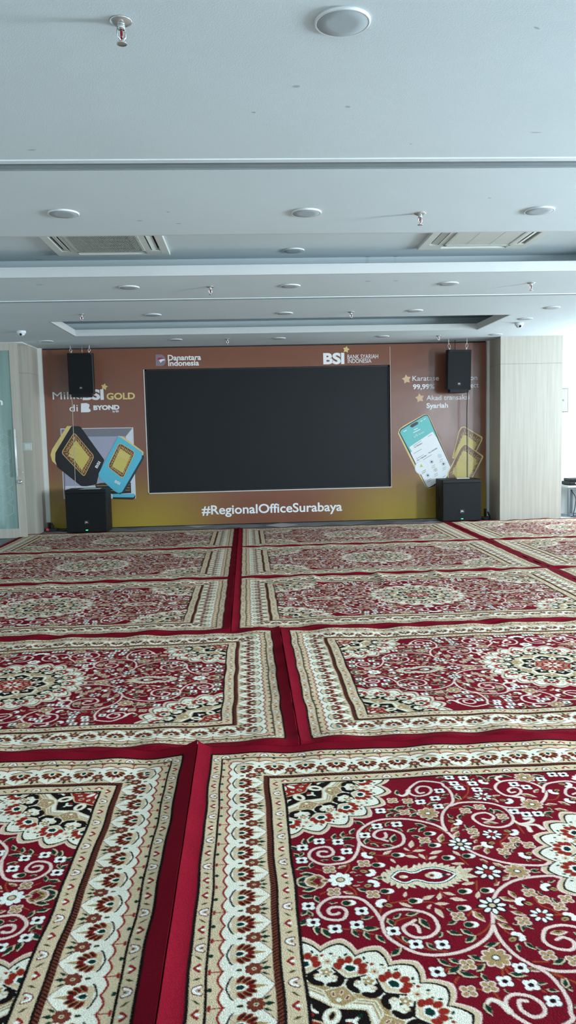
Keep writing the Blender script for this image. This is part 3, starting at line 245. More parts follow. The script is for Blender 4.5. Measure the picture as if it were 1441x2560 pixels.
# ------------------------------------------------------------------ room shell
ZC, ZR = 2.782, 3.0                     # lower ceiling, recess ceiling
XL, XR, YB, YF = -5.0, 7.6, -7.0, 12.62
XF, YJ = 6.3, 7.5                      # unseen step: far end narrowed to keep its window light close
struct(MB().box((XL - .3, YB - .3, -.12), (XR + .3, YF + .9, 0), carpet_tile_mat()).build('floor'))

COF = [(-2.75, 3.55, 5.58, 6.95), (-2.26, 3.24, 9.56, 10.93)]     # the two recessed coffers (x0, x1, y0, y1)
TRK = [(4.112, 4.222), (8.115, 8.200)]                            # slots of the folding-partition tracks
SET = .38                                                          # how far the cove runs back
LT = .025
cb = MB()
def slab(x0, x1, y0, y1): cb.box((x0, y0, ZC), (x1, y1, ZC + .018), M_CEIL)
ys = [YB, TRK[0][0], TRK[0][1], COF[0][2], COF[0][3], TRK[1][0], TRK[1][1], COF[1][2], COF[1][3], YF + .6]
for i in range(len(ys) - 1):
    y0, y1 = ys[i], ys[i + 1]
    hole = [c for c in COF if abs(c[2] - y0) < 1e-6]
    if any(abs(t[0] - y0) < 1e-6 for t in TRK): continue
    if hole:
        slab(XL, hole[0][0] - LT, y0 - LT, y1 + LT); slab(hole[0][1] + LT, XR, y0 - LT, y1 + LT)
    else: slab(XL, XR, y0 + (LT if i and any(abs(c[3] - y0) < 1e-6 for c in COF) else 0), y1 - (LT if any(abs(c[2] - y1) < 1e-6 for c in COF) else 0))
for x0, x1, y0, y1 in COF:              # recess ceiling and its cove walls
    a0, a1, b0, b1 = x0 - SET, x1 + SET, y0 - SET, y1 + SET
    cb.box((a0, b0, ZR), (a1, b1, ZR + .02), M_CEIL)
    cb.box((a0, b1, ZC + .02), (a1, b1 + .02, ZR + .02), M_CEIL); cb.box((a0, b0 - .02, ZC + .02), (a1, b0, ZR + .02), M_CEIL)
    cb.box((a0 - .02, b0, ZC + .02), (a0, b1, ZR + .02), M_CEIL); cb.box((a1, b0, ZC + .02), (a1 + .02, b1, ZR + .02), M_CEIL)
struct(cb.build('ceiling'))
struct(MB().box((XL - .3, YB - .3, 3.06), (XR + .3, YF + .9, 3.3), M_WALL).build('roof_slab'))
M_LIP = mat('coffer_lip_paint', (192, 194, 192), .7, noise=.015, scale=3)
for i, (x0, x1, y0, y1) in enumerate(COF):
    lb = MB(); T = LT
    lb.box((x0 - T, y1, ZC), (x1 + T, y1 + T, ZC + .085), M_LIP); lb.box((x0 - T, y0 - T, ZC), (x1 + T, y0, ZC + .085), M_LIP)
    lb.box((x0 - T, y0, ZC), (x0, y1, ZC + .085), M_LIP); lb.box((x1, y0, ZC), (x1 + T, y1, ZC + .085), M_LIP)
    struct(lb.build('trim_%d' % (i + 1)))
M_ALU = mat('track_aluminium', (222, 228, 229), .45, .1, noise=.03, scale=6)
M_ALUD = mat('track_grey_paint', (138, 148, 151), .6, .1, noise=.06, scale=5)
for i, (y0, y1) in enumerate(TRK):      # long rail let into the ceiling
    w = y1 - y0; tb = MB(); fl = .042 if i == 0 else .012
    tb.box((XL, y0 - fl, ZC - .006), (XR, y0 + .002, ZC + .05), M_ALU)
    tb.box((XL, y0, ZC + .045), (XR, y1, ZC + .06), M_GAP)
    tb.box((XL, y0 + .002, ZC + .010), (XR, y0 + w * .46, ZC + .03), M_ALUD); tb.box((XL, y0 + w * .52, ZC + .002), (XR, y1 - .004, ZC + .03), M_ALUD)
    tb.box((XL, y1 - .004, ZC - .002), (XR, y1 + .006, ZC + .05), M_ALUD)
    struct(tb.build('trim_%d' % (i + 3)))

wl = MB().box((XL - .2, YB, 0), (XL, 11.46, ZC), M_WALL)
struct(wl.build('wall_left'))
def wall_holes(name, fixed, axis, a0, a1, holes, t):
    b = MB(); c = a0
    def put(p0, p1, z0, z1):
        if axis == 'x': b.box((fixed, p0, z0), (fixed + t, p1, z1), M_WALL)
        else: b.box((p0, fixed - t, z0), (p1, fixed, z1), M_WALL)
    for (h0, h1, z0, z1) in holes:
        put(c, h0, 0, ZC); put(h0, h1, 0, z0); put(h0, h1, z1, ZC); c = h1
    put(c, a1, 0, ZC)
    return struct(b.build(name))
HR = [(-5.6, -4.4, .6, 2.6), (2.35, 3.65, .6, 2.6)]
HF = [(8.3, 9.5, .6, 2.6), (10.7, 12.1, .6, 2.6)]  # first opening added for the pier fill light
HB = [(-2.9, .5, .5, 2.6), (1.7, 5.1, .5, 2.6)]
wall_holes('wall_right', XR, 'x', YB, YJ, HR, .2)
wall_holes('wall_right_far', XF, 'x', YJ, YF + .6, HF, .2)
struct(MB().box((XF, YJ, 0), (XR + .2, YJ + .2, ZC), M_WALL).build('wall_return'))
wall_holes('wall_rear', YB, 'y', XL, XR, HB, .2)
struct(MB().box((-3.14, YF, 0), (XF, YF + .15, 3.05), M_WALL).build('wall_back'))
M_FRM = mat('window_frame_paint', (200, 204, 205), .45, .2, noise=.03, scale=9)
n = 0
for (h0, h1, z0, z1, xw) in [h + (XR,) for h in HR] + [h + (XF,) for h in HF]:
    n += 1; b = MB(); x = xw + .05
    for (p, q) in ((h0, h0 + .05), (h1 - .05, h1), ((h0 + h1) / 2 - .02, (h0 + h1) / 2 + .02)): b.box((x, p, z0), (x + .05, q, z1), M_FRM)
    for (p, q) in ((z0, z0 + .05), (z1 - .05, z1)): b.box((x, h0, p), (x + .05, h1, q), M_FRM)
    struct(b.build('window_%d' % n))
for (h0, h1, z0, z1) in HB:
    n += 1; b = MB(); y = YB - .1
    for (p, q) in ((h0, h0 + .05), (h1 - .05, h1), ((h0 + h1) / 2 - .02, (h0 + h1) / 2 + .02)): b.box((p, y, z0), (q, y + .05, z1), M_FRM)
    for (p, q) in ((z0, z0 + .05), (z1 - .05, z1)): b.box((h0, y, p), (h1, y + .05, q), M_FRM)
    struct(b.build('window_%d' % n))

# wood-clad piers either side of the stage wall
M_JOINT = mat('panel_joint', (120, 114, 104), .7, noise=.1, scale=12)
pr = MB().box((3.848, 11.77, 0), (4.80, YF, 2.371), M_WOOD).box((3.848, 11.77, 2.375), (4.80, YF, ZC), M_WOOD).box((3.85, 11.773, 2.37), (4.798, YF, 2.376), M_JOINT)
struct(pr.build('wall_pier'), 'pale greige wood panelled pier right of the stage wall', 'pillar')
pl = MB().box((-3.6, 11.79, 0), (-3.128, YF, 2.371), M_WOOD).box((-3.6, 11.79, 2.375), (-3.128, YF, ZC), M_WOOD).box((-3.6, 11.793, 2.37), (-3.130, YF, 2.376), M_JOINT)
struct(pl.build('wall_pier'), 'greige wood panelled pier left of the stage wall', 'pillar')
struct(MB().box((-3.128, 12.30, .12), (-3.07, 12.36, ZC), M_TRIM).build('trim_5'))
struct(MB().box((-3.131, 11.786, ZC - .014), (-3.12, 12.31, ZC), M_TRIM).build('trim_6'))
struct(MB().box((3.806, 12.30, .02), (3.848, 12.36, ZC), M_TRIM).build('trim_7'))

# sliding glass door in a wood frame, hung in front of the left pier
dr = thing('door_1', 'sliding frosted glass door in a greige wood frame at the left edge', 'door', (-3.184, 11.40, 0))
dr['kind'] = 'structure'
def D(x, y, z): return (x + 3.184, y - 11.40, z)
fb = MB()
fb.box(D(-3.293, 11.40, .004), D(-3.184, 11.445, 2.765), M_WOOD, .002); fb.box(D(-4.95, 11.40, .004), D(-3.293, 11.445, .14), M_WOOD); fb.box(D(-4.95, 11.40, 2.66), D(-3.293, 11.445, 2.765), M_WOOD)
fb.build('door_frame', dr)
struct(MB().box((XL - .2, 11.46, 2.766), (-3.12, 11.75, 2.79), M_TRIM).build('trim_8'))
g = bpy.data.materials.new('frosted_green_glass'); g.use_nodes = True; b = g.node_tree.nodes['Principled BSDF']
nt = g.node_tree; tc = nt.nodes.new('ShaderNodeTexCoord'); nz = nt.nodes.new('ShaderNodeTexNoise'); mp = nt.nodes.new('ShaderNodeMapping'); mp.inputs['Scale'].default_value = (9, 1, .5); nz.inputs['Scale'].default_value = 1
r = nt.nodes.new('ShaderNodeValToRGB'); r.color_ramp.elements[0].position = .3; r.color_ramp.elements[1].position = .7; r.color_ramp.elements[0].color = (*lin((128, 158, 150)), 1); r.color_ramp.elements[1].color = (*lin((168, 190, 184)), 1)
nt.links.new(tc.outputs['Object'], mp.inputs[0]); nt.links.new(mp.outputs[0], nz.inputs['Vector']); nt.links.new(nz.outputs[0], r.inputs[0]); nt.links.new(r.outputs[0], b.inputs['Base Color'])
b.inputs['Roughness'].default_value = .2; b.inputs['Transmission Weight'].default_value = .35
pane = MB().box(D(-4.95, 11.414, .13), D(-3.285, 11.426, 2.67), g).build('glass_pane', dr)
M_FROST = mat('frosted_film', (160, 186, 180), .5, noise=.05, scale=12)
hx = MB()
for j in range(12):                     # band of interlocking hexagons in the frosted film
    zc = .42 + j * .098
    for i in range(7):
        xc = -4.35 + i * .182 + (.091 if j % 2 else 0); R = .098
        if xc + R * .87 > -3.30: continue
        P = [(xc + R * math.sin(k * math.pi / 3), zc + R * math.cos(k * math.pi / 3)) for k in range(7)]
        for k in range(6):
            (xa, za), (xb, zb) = P[k], P[k + 1]; dx, dz = xb - xa, zb - za; L = math.hypot(dx, dz); nx, nz_ = -dz / L * .0022, dx / L * .0022
            V = [D(xa + nx, 11.4125, za + nz_), D(xb + nx, 11.4125, zb + nz_), D(xb - nx, 11.4125, zb - nz_), D(xa - nx, 11.4125, za - nz_)]
            V += [(p[0], p[1] + .001, p[2]) for p in V]
            hx.add(V, [(0, 1, 2, 3), (7, 6, 5, 4), (0, 4, 5, 1), (1, 5, 6, 2), (2, 6, 7, 3), (3, 7, 4, 0)], M_FROST)
hx.build('etched_pattern', pane)
DOOR_N = (pane, dr)
M_CHR = mat('brushed_steel', (205, 208, 206), .25, .9, noise=.04, scale=25)
M_STEELW = mat('polished_steel', (240, 242, 240), .3, .25, noise=.02, scale=25)
hb = MB().tube([D(-3.262, 11.345, 1.56), D(-3.262, 11.345, .885)], .0145, M_STEELW, 14)
hd = hb.build('door_handle', dr)
for z in (1.45, .99): MB().tube([D(-3.262, 11.345, z), D(-3.262, 11.402, z)], .009, M_CHR, 10).build('handle_post', hd)
MB().lathe([(.0, 0), (.028, 0), (.03, .006), (.02, .022), (.0, .026)][::-1], M_CHR, D(-3.236, 11.372, .815), 20, 'y').build('door_lock', dr)
MB().lathe([(.0, 0), (.011, 0), (.011, .006), (.0, .008)][::-1], M_TRIM, D(-3.197, 11.393, .945), 14, 'y').build('door_bumper', dr)
# switch plates
M_PLATE = mat('switch_plate', (214, 220, 216), .35, .35, noise=.03, scale=30)
def switch(x, y, z, lab, s=.062):
    t = thing('wall_switch', lab, 'switch', (x, y, z))
    MB().box((-s, -.008, -s * .92), (s, 0, s * .92), M_PLATE, .002).build('plate', t)
    MB().box((-s * .6, -.012, -s * .6), (s * .6, -.008, s * .6), M_TRIM, .002).build('rocker', t)
    return t
switch(-3.213, 11.789, 1.305, 'square silver switch plate on the wood pier beside the glass door')

# ------------------------------------------------------------------ stage wall: printed banner around a black video screen
def banner_mat():
    m = bpy.data.materials.new('glossy_banner_print'); m.use_nodes = True; nt = m.node_tree; L = nt.links.new; b = nt.nodes['Principled BSDF']
    tc = nt.nodes.new('ShaderNodeTexCoord'); sp = nt.nodes.new('ShaderNodeSeparateXYZ'); L(tc.outputs['Object'], sp.inputs[0])
    def rng(src, a, c):
        n = nt.nodes.new('ShaderNodeMapRange'); n.interpolation_type = 'SMOOTHSTEP'; n.inputs['From Min'].default_value = a; n.inputs['From Max'].default_value = c; L(src, n.inputs['Value']); return n.outputs[0]
    def math_(op, a, v=None, c=None):
        n = nt.nodes.new('ShaderNodeMath'); n.operation = op; L(a, n.inputs[0])
        if c is not None: L(c, n.inputs[1])
        elif v is not None: n.inputs[1].default_value = v
        return n.outputs[0]
    lowz = rng(sp.outputs['Z'], 1.05, -.05)
    side = rng(math_('ABSOLUTE', math_('SUBTRACT', sp.outputs['X'], .42)), .35, 2.1)
    fac = math_('MULTIPLY', lowz, c=side)
    mx = nt.nodes.new('ShaderNodeMix'); mx.data_type = 'RGBA'; L(fac, mx.inputs['Factor'])
    mx.inputs['A'].default_value = (*lin((124, 78, 60)), 1); mx.inputs['B'].default_value = (*lin((164, 138, 56)), 1)
    nz = nt.nodes.new('ShaderNodeTexNoise'); nz.inputs['Scale'].default_value = 5; L(tc.outputs['Object'], nz.inputs['Vector'])
    bp = nt.nodes.new('ShaderNodeBump'); bp.inputs['Strength'].default_value = .2; bp.inputs['Distance'].default_value = .010; L(nz.outputs[0], bp.inputs['Height']); L(bp.outputs[0], b.inputs['Normal'])
    L(mx.outputs['Result'], b.inputs['Base Color']); b.inputs['Roughness'].default_value = .17; b.inputs['Specular IOR Level'].default_value = .5
    return m
M_BAN = banner_mat()
BX0, BX1, BZ0, BZ1, BY = -3.068, 3.806, .012, 2.760, 12.35
HX0, HX1, HZ0, HZ1 = -1.535, 2.281, .533, 2.440
bb = MB()
bb.box((BX0, BY, BZ0), (HX0, BY + .05, BZ1), M_BAN); bb.box((HX1, BY, BZ0), (BX1, BY + .05, BZ1), M_BAN)
bb.box((HX0, BY, BZ0), (HX1, BY + .05, HZ0), M_BAN); bb.box((HX0, BY, HZ1), (HX1, BY + .05, BZ1), M_BAN)
ban = tag(bb.build('printed_banner'), 'glossy brown and gold printed banner covering the whole stage wall around the screen', 'banner')
e = MB()
e.box((HX0 - .012, BY - .004, HZ0 - .012), (HX0, BY, HZ1), M_TRIM); e.box((HX0 - .012, BY - .004, HZ0 - .012), (HX1 + .008, BY, HZ0), M_TRIM); e.box((HX1, BY - .003, HZ0), (HX1 + .005, BY, HZ1 + .28), M_TRIM)
e.build('screen_edging', ban)['label'] = 'white edging strip'
M_LED = mat('black_video_wall', (15, 18, 21), .55, noise=.06, scale=400, spec=.3)
sc = thing('video_screen', 'large dark video wall screen set into the brown banner', 'screen', (.373, 12.42, .536))
MB().box((HX0 - .373 + .022, -.02, .012), (HX1 - .373 - .022, .06, HZ1 - HZ0 - .018), M_LED).build('display', sc)
M_BLK = mat('black_plastic', (14, 15, 17), .5, noise=.1, scale=60)
fr = MB(); w_, h_ = HX1 - HX0, HZ1 - HZ0; a_, b_ = HX0 - .370, HX1 - .376; h_ -= .006
fr.box((a_, -.03, 0), (a_ + .022, .06, h_), M_BLK); fr.box((b_ - .022, -.03, 0), (b_, .06, h_), M_BLK); fr.box((a_, -.03, h_ - .018), (b_, .06, h_), M_BLK); fr.box((a_, -.03, 0), (b_, .06, .012), M_BLK)
fr.build('screen_frame', sc)

PRINT = {k: mat(k, c, .38, noise=.02, scale=30, spec=.5) for k, c in dict(print_white=(232, 232, 232), print_grey=(120, 116, 126), print_lilac=(160, 158, 176), print_pale=(205, 208, 216), print_dark=(44, 38, 32), print_gold_deep=(150, 122, 66),
    print_teal=(88, 180, 202), print_sea=(92, 184, 180), print_bronze=(206, 170, 126), print_gold=(206, 184, 96), print_black=(20, 18, 24), print_gold_light=(214, 190, 120), print_brown=(112, 62, 34), print_brown_light=(122, 76, 46), print_dark_teal=(24, 54, 66), print_mauve=(130, 112, 122), print_crimson=(160, 24, 60)).items()}

# lettering: measured once, then fitted to its width and cap height
def letters(txt, x, z, width, cap, m, bold=0., rot=0., y=BY - .0012, parent=None, name='lettering', depth=.0008):
    c = bpy.data.curves.new(name, 'FONT'); c.body = txt; c.size = 1; c.extrude = .002; c.offset = bold; c.resolution_u = 4
    o = bpy.data.objects.new(name, c); COL.objects.link(o); bpy.context.view_layer.update()
    me = bpy.data.meshes.new_from_object(o.evaluated_get(bpy.context.evaluated_depsgraph_get()))
    bpy.data.objects.remove(o); n = len(me.vertices); co = np.empty(n * 3); me.vertices.foreach_get('co', co); co = co.reshape(-1, 3)
    x0, x1 = co[:, 0].min(), co[:, 0].max(); capu = .729 + bold
    X = (co[:, 0] - x0) / (x1 - x0) * width; Z = co[:, 1] / capu * cap; Y = -co[:, 2] / .002 * depth
    cr, sr = math.cos(math.radians(rot)), math.sin(math.radians(rot))
    out = np.stack([x + X * cr - Z * sr, y + Y, z + X * sr + Z * cr], 1)
    me.vertices.foreach_set('co', out.ravel()); me.materials.clear(); me.materials.append(m); me.update()
    bm = bmesh.new(); bm.from_mesh(me); bmesh.ops.recalc_face_normals(bm, faces=bm.faces[:]); bm.to_mesh(me); bm.free()
    ob = bpy.data.objects.new(name, me); COL.objects.link(ob)
    if parent is not None: ob.parent = parent
    return ob
_n = letters('n', -3.497 + 3.184, 1.905, .075, .10, PRINT['print_white'], .03, y=11.4118 - 11.40, parent=pane, name='door_lettering')
PW, PG = PRINT['print_white'], PRINT['print_gold_light']
for a in (('Danantara', -1.167, 2.571, .510, .088, PW, .025), ('Indonesia', -1.164, 2.487, .473, .086, PW, .025), ('BSI', 1.235, 2.476, .330, .174, PW, .045), ('BANK SYARIAH', 1.613, 2.544, .483, .068, PW), ('INDONESIA', 1.618, 2.478, .370, .066, PW),
          ('Miliki', -2.945, 2.010, .443, .120, PW), ('BSI', -2.491, 2.0, .322, .160, PW, .045), ('GOLD', -2.126, 1.994, .434, .104, PG, .03), ('di', -2.70, 1.822, .128, .112, PW), ('BYOND', -2.334, 1.840, .397, .072, PW, .05), ('by BSI', -2.043, 1.797, .092, .03, PW, .02),
          ('#RegionalOfficeSurabaya', -.726, .172, 2.219, .150, PW, .018), ('Karatase', 2.635, 2.186, .419, .080, PW), ('99,99%', 2.641, 2.056, .343, .081, PW, .025), ('on', 3.551, 2.180, .115, .080, PW), ('ect', 3.558, 2.065, .127, .080, PW), ('Akad transaksi', 2.856, 1.880, .682, .080, PW), ('Syariah', 2.855, 1.758, .344, .082, PW, .025)):
    letters(*a, parent=ban)
YD = BY - .0125
for a in (('BSI', -2.684, 1.101, .198, .085, PG, .03, 58.), ('BSI', -2.318, .938, .109, .045, PW, .03, 57.8), ('BSI', -1.989, 1.134, .139, .075, PG, .03, -27.5), ('BSI', -2.065, .715, .088, .045, PW, .03, -28.6), ('6,75 Gram', 2.649, 1.298, .186, .030, PW, .02, 26.), ('Rp 500.000,0', 2.662, 1.138, .138, .016, PRINT['print_dark'], .0, 28.), ('Rp 2.000.000', 2.889, 1.044, .152, .018, PRINT['print_dark'], .0, 28.8), ('Rp 1.288.000', 2.705, .931, .163, .018, PRINT['print_dark'], .0, 27.3), ('BSI', 3.407, .937, .188, .085, PG, .03, -27.2)):
    letters(*a, y=YD, parent=ban)

def inset_round(pts, r):
    if r <= 0: return pts
    n = len(pts); out = []
    for i in range(n):
        p = np.array(pts[i]); a = np.array(pts[i - 1]) - p; b = np.array(pts[(i + 1) % n]) - p
        la, lb = np.hypot(*a), np.hypot(*b); d = min(r, la * .45, lb * .45); A = p + a / la * d; B = p + b / lb * d
        for t in (0, .25, .5, .75, 1): out.append(tuple((1 - t) ** 2 * A + 2 * t * (1 - t) * p + t * t * B))
    return out
def strip(pts, w):
    P = np.array(pts); L = []; R = []
    for i in range(len(P)):
        d = P[min(i + 1, len(P) - 1)] - P[max(i - 1, 0)]; d = d / (np.hypot(*d) + 1e-9); n_ = np.array([-d[1], d[0]]) * w; L.append(P[i] + n_); R.append(P[i] - n_)
    return L, R
art = {}
NAMES = dict(niche_frame='niche_picture', niche='niche_picture', gift_box='gift_box_picture', gold_bar_case='bar_case_picture', phone='phone_picture', gold_card='gold_card_picture', crest_mark='crest_mark', letter_mark='letter_mark')
stars = 0
for it in DECALS.split('|'):
    part, mt, layer, r, pts = it.split(';'); layer = int(layer); r = float(r)
    pts = [tuple(map(float, p.split(','))) for p in pts.split()]
    if part == 'star_mark': stars += 1; key = 'star%d' % stars
    else: key = NAMES[part]
    mb = art.setdefault(key, MB()); y1 = BY - .0006 * layer - .0004; m_ = PRINT[mt]
    if r < 0:
        Lp, Rp = strip(pts, .0028)
        for i in range(len(Lp) - 1):
            q = [Lp[i], Lp[i + 1], Rp[i + 1], Rp[i]]; mb.prism([tuple(p) for p in q], y1, y1 + .0005, m_, 'y')
    else: mb.prism(inset_round(pts, r), y1, BY - .0002, m_, 'y')
for k, mb in art.items(): mb.build('star_mark' if k.startswith('star') else k, ban)

# ------------------------------------------------------------------ ceiling fittings
M_DISC = mat('speaker_rim_paint', (214, 218, 217), .55, noise=.015, scale=20)
M_GRL = mat('speaker_grille_mesh', (160, 169, 172), .7, .0, noise=.12, scale=900)
def disc(x, y, lab, z=ZC, R=.094):
    t = thing('ceiling_speaker', lab, 'ceiling speaker', (x, y, z), 0, 'round ceiling speakers')
    MB().lathe([(R * .93, -.0085), (R * .965, -.010), (R * .995, -.007), (R, 0)], M_DISC, n=48).build('rim', t)
    MB().lathe([(.0, -.0095), (R * .5, -.0095), (R * .90, -.0092), (R * .93, -.007)], M_GRL, n=48).build('grille', t)
    return t
d0 = disc(.36, 2.757, 'largest round ceiling speaker, close to the top edge right of the red-bulb sprinkler')
def disc_at(x, y, lab): dup(d0, (x, y, ZC), lab)
for x, y, lab in ((-1.072, 5.01, 'round ceiling speaker in front of the left cassette air conditioner'), (.414, 5.035, 'round ceiling speaker midway between the two cassette air conditioners, before the coffer edge'), (1.890, 5.035, 'round ceiling speaker in front of the right cassette air conditioner'),
        (-1.032, 7.445, 'round ceiling speaker left of the sprinkler beyond the bright coffer lip'), (.452, 7.48, 'middle round ceiling speaker of the row just beyond the bright coffer lip'), (1.941, 7.47, 'round ceiling speaker left of the far right sprinkler beyond the bright coffer lip'),
        (-1.010, 9.125, 'round ceiling speaker before the far coffer, right of the left sprinkler'), (.482, 9.15, 'middle round ceiling speaker before the far coffer edge'), (1.975, 9.11, 'round ceiling speaker before the far coffer, right of the right sprinkler'),
        (3.551, 9.04, 'round ceiling speaker at the blown-out right edge of the ceiling'), (3.556, 9.92, 'round ceiling speaker beside the right dome camera'),
        (-2.766, 11.42, 'round ceiling speaker above the left wood pier'), (-.961, 11.48, 'round ceiling speaker above the red and white crest on the banner'), (.519, 11.53, 'round ceiling speaker above the centre of the video screen'), (2.024, 11.51, 'round ceiling speaker above the star on the banner'), (3.690, 11.51, 'round ceiling speaker beside the top of the right wood pier')):
    disc_at(x, y, lab)
disc(.46, 7.02, 'round ceiling speaker up inside the large coffer between the air conditioners', ZR)

M_RED = mat('red_glass_bulb', (120, 14, 28), .15, noise=.05, scale=60)
def sprinkler(x, y, lab, z=ZC):
    t = thing('fire_sprinkler', lab, 'sprinkler', (x, y, z), .35, 'chrome pendent sprinklers')
    MB().lathe([(.012, -.013), (.022, -.011), (.036, -.004), (.039, 0)], M_CHR, n=32).build('cover_plate', t)
    f = MB().lathe([(.012, -.026), (.013, -.022), (.013, -.012), (.010, -.010)], M_CHR, n=18)
    for s in (-1, 1): f.tube([(s * .011, 0, -.022), (s * .014, 0, -.036), (s * .012, 0, -.05), (s * .003, 0, -.062)], .0035, M_CHR, 8)
    f.lathe([(.004, -.068), (.005, -.064), (.005, -.06), (.003, -.058)], M_CHR, n=12)
    f.build('frame_arms', t)
    MB().lathe([(.0035, -.057), (.0045, -.045), (.0045, -.034), (.003, -.026)], M_RED, n=10).build('glass_bulb', t)
    MB().lathe([(.006, -.072), (.017, -.0725), (.018, -.070), (.006, -.068)], M_CHR, n=20).build('deflector', t)
    return t
sp0 = sprinkler(-.373, 2.763, 'chrome sprinkler with a red bulb, largest, near the top left of the ceiling')
for x, y, lab in ((1.140, 5.08, 'chrome sprinkler left of the right air conditioner, before the large coffer'), (-.291, 7.475, 'chrome sprinkler between the left and middle speakers beyond the large coffer'), (2.740, 7.49, 'chrome sprinkler beyond the large coffer, nearest the bright right side'),
        (-1.788, 9.02, 'chrome sprinkler before the left end of the far coffer'), (1.244, 9.135, 'chrome sprinkler before the far coffer, right of centre'), (-.226, 11.52, 'chrome sprinkler beyond the far coffer above the left part of the screen'), (2.858, 11.56, 'chrome sprinkler beyond the far coffer, left of the right hanging loudspeaker')):
    dup(sp0, (x, y, ZC), lab)

def dome(x, y, lab):
    t = thing('dome_camera', lab, 'security camera', (x, y, ZC), 0, 'white dome cameras')
    MB().lathe([(.050, -.034), (.056, -.030), (.058, -.006), (.056, 0)], M_DISC, n=28).build('camera_base', t)
    MB().lathe([(.002, -.066), (.022, -.062), (.038, -.050), (.044, -.034)], M_DISC, n=24).build('camera_ball', t)
    MB().lathe([(.0, -.012), (.014, -.010), (.016, 0)], M_BLK, n=16, axis='y', o=(0, -.034, -.048)).build('camera_lens', t)
    return t
dome(-2.807, 10.31, 'white dome security camera left of the far coffer'); dome(3.616, 10.305, 'white dome security camera right of the far coffer')

M_ACW = mat('air_conditioner_plastic', (204, 208, 200), .5, noise=.03, scale=10)
M_ACG = mat('air_conditioner_grille', (182, 186, 178), .55, noise=.05, scale=14)
M_ACD = mat('air_conditioner_filter', (34, 38, 38), .8, noise=.12, scale=80)
M_ACP = mat('air_conditioner_panel', (196, 198, 190), .5, noise=.03, scale=9)
def cassette(x, y, lab, dark=True, S=.475, name='ceiling_air_conditioner'):
    t = thing(name, lab, 'air conditioner', (x, y, ZR), 0, 'ceiling cassette air conditioners')
    b = MB(); h = -.028
    # square frame with four slot openings around the intake
    q = S * .60; s0, s1 = S * .70, S * .86
    b.box((-S, -S, h), (S, -s1, 0), M_ACW, .004); b.box((-S, s1, h), (S, S, 0), M_ACW, .004); b.box((-S, -s1, h), (-s1, s1, 0), M_ACW, .004); b.box((s1, -s1, h), (S, s1, 0), M_ACW, .004)
    b.box((-s0, -s0, h), (s0, -q, 0), M_ACW); b.box((-s0, q, h), (s0, s0, 0), M_ACW); b.box((-s0, -q, h), (-q, q, 0), M_ACW); b.box((q, -q, h), (s0, q, 0), M_ACW)
    for sx in (-1, 1):
        for sy in (-1, 1): b.box((min(sx * q, sx * s1), min(sy * s0, sy * s1), h), (max(sx * q, sx * s1), max(sy * s0, sy * s1), 0), M_ACW); b.box((min(sx * s0, sx * s1), min(sy * q, sy * s0), h), (max(sx * s0, sx * s1), max(sy * q, sy * s0), 0), M_ACW)
    b.box((-s1, -s1, -.004), (s1, s1, 0), M_GAP)
    b.build('panel_frame', t)
    for k in range(4):
        v = MB(); V = [(-q + .01, s0 + .012, h - .002), (q - .01, s0 + .012, h - .002), (q - .01, s1 - .02, h + .012), (-q + .01, s1 - .02, h + .012)]
        V += [(p[0], p[1], p[2] + .004) for p in V]; a = k * math.pi / 2
        V = [(p[0] * math.cos(a) - p[1] * math.sin(a), p[0] * math.sin(a) + p[1] * math.cos(a), p[2]) for p in V]
        v.add(V, [(0, 1, 2, 3), (7, 6, 5, 4), (0, 4, 5, 1), (1, 5, 6, 2), (2, 6, 7, 3), (3, 7, 4, 0)], M_ACW).build('louvre_flap', t)
    gr = MB(); z0 = h - .010
    gr.box((-q, -q, z0), (q, -q + .02, h + .006), M_ACG); gr.box((-q, q - .02, z0), (q, q, h + .006), M_ACG); gr.box((-q, -q, z0), (-q + .02, q, h + .006), M_ACG); gr.box((q - .02, -q, z0), (q, q, h + .006), M_ACG)
    if dark:
        n_ = 46
        for i in range(n_):
            xx = -q + .02 + (2 * q - .04) * (i + .5) / n_; gr.box((xx - .0021, -q + .01, z0), (xx + .0021, q - .01, z0 + .008), M_ACG)
        for yy in (-.12, .0, .12): gr.box((-q, yy - .003, z0 + .002), (q, yy + .003, z0 + .008), M_ACG)
        for w0, w1 in ((-q, -q + .07), (q - .07, q)): gr.box((w0, -q, z0 + .0085), (w1, q, h + .003), M_ACG)
        gr.box((-q, q - .05, z0 + .0085), (q, q, h + .003), M_ACG)
        gr.build('intake_grille', t)
        MB().box((-q + .01, -q + .01, h + .010), (q - .01, q - .01, h + .016), M_ACD).build('filter', t)
    else:
        gr.box((-q + .02, -q + .02, z0 + .004), (q - .02, q - .02, h + .004), M_ACP)
        for xx in (-.1, .1): gr.box((xx - .0015, -q + .02, z0 + .003), (xx + .0015, q - .02, z0 + .005), M_ACP)
        gr.build('intake_cover', t)
    return t
cassette(-1.085, 6.575, 'cassette air conditioner with a dark slatted intake in the left of the large coffer')
cassette(2.005, 6.485, 'cassette air conditioner with a closed pale cover in the right of the large coffer', False)
M_DIRT = mat('ceiling_stain_grime', (120, 124, 118), .9, noise=.2, scale=30)

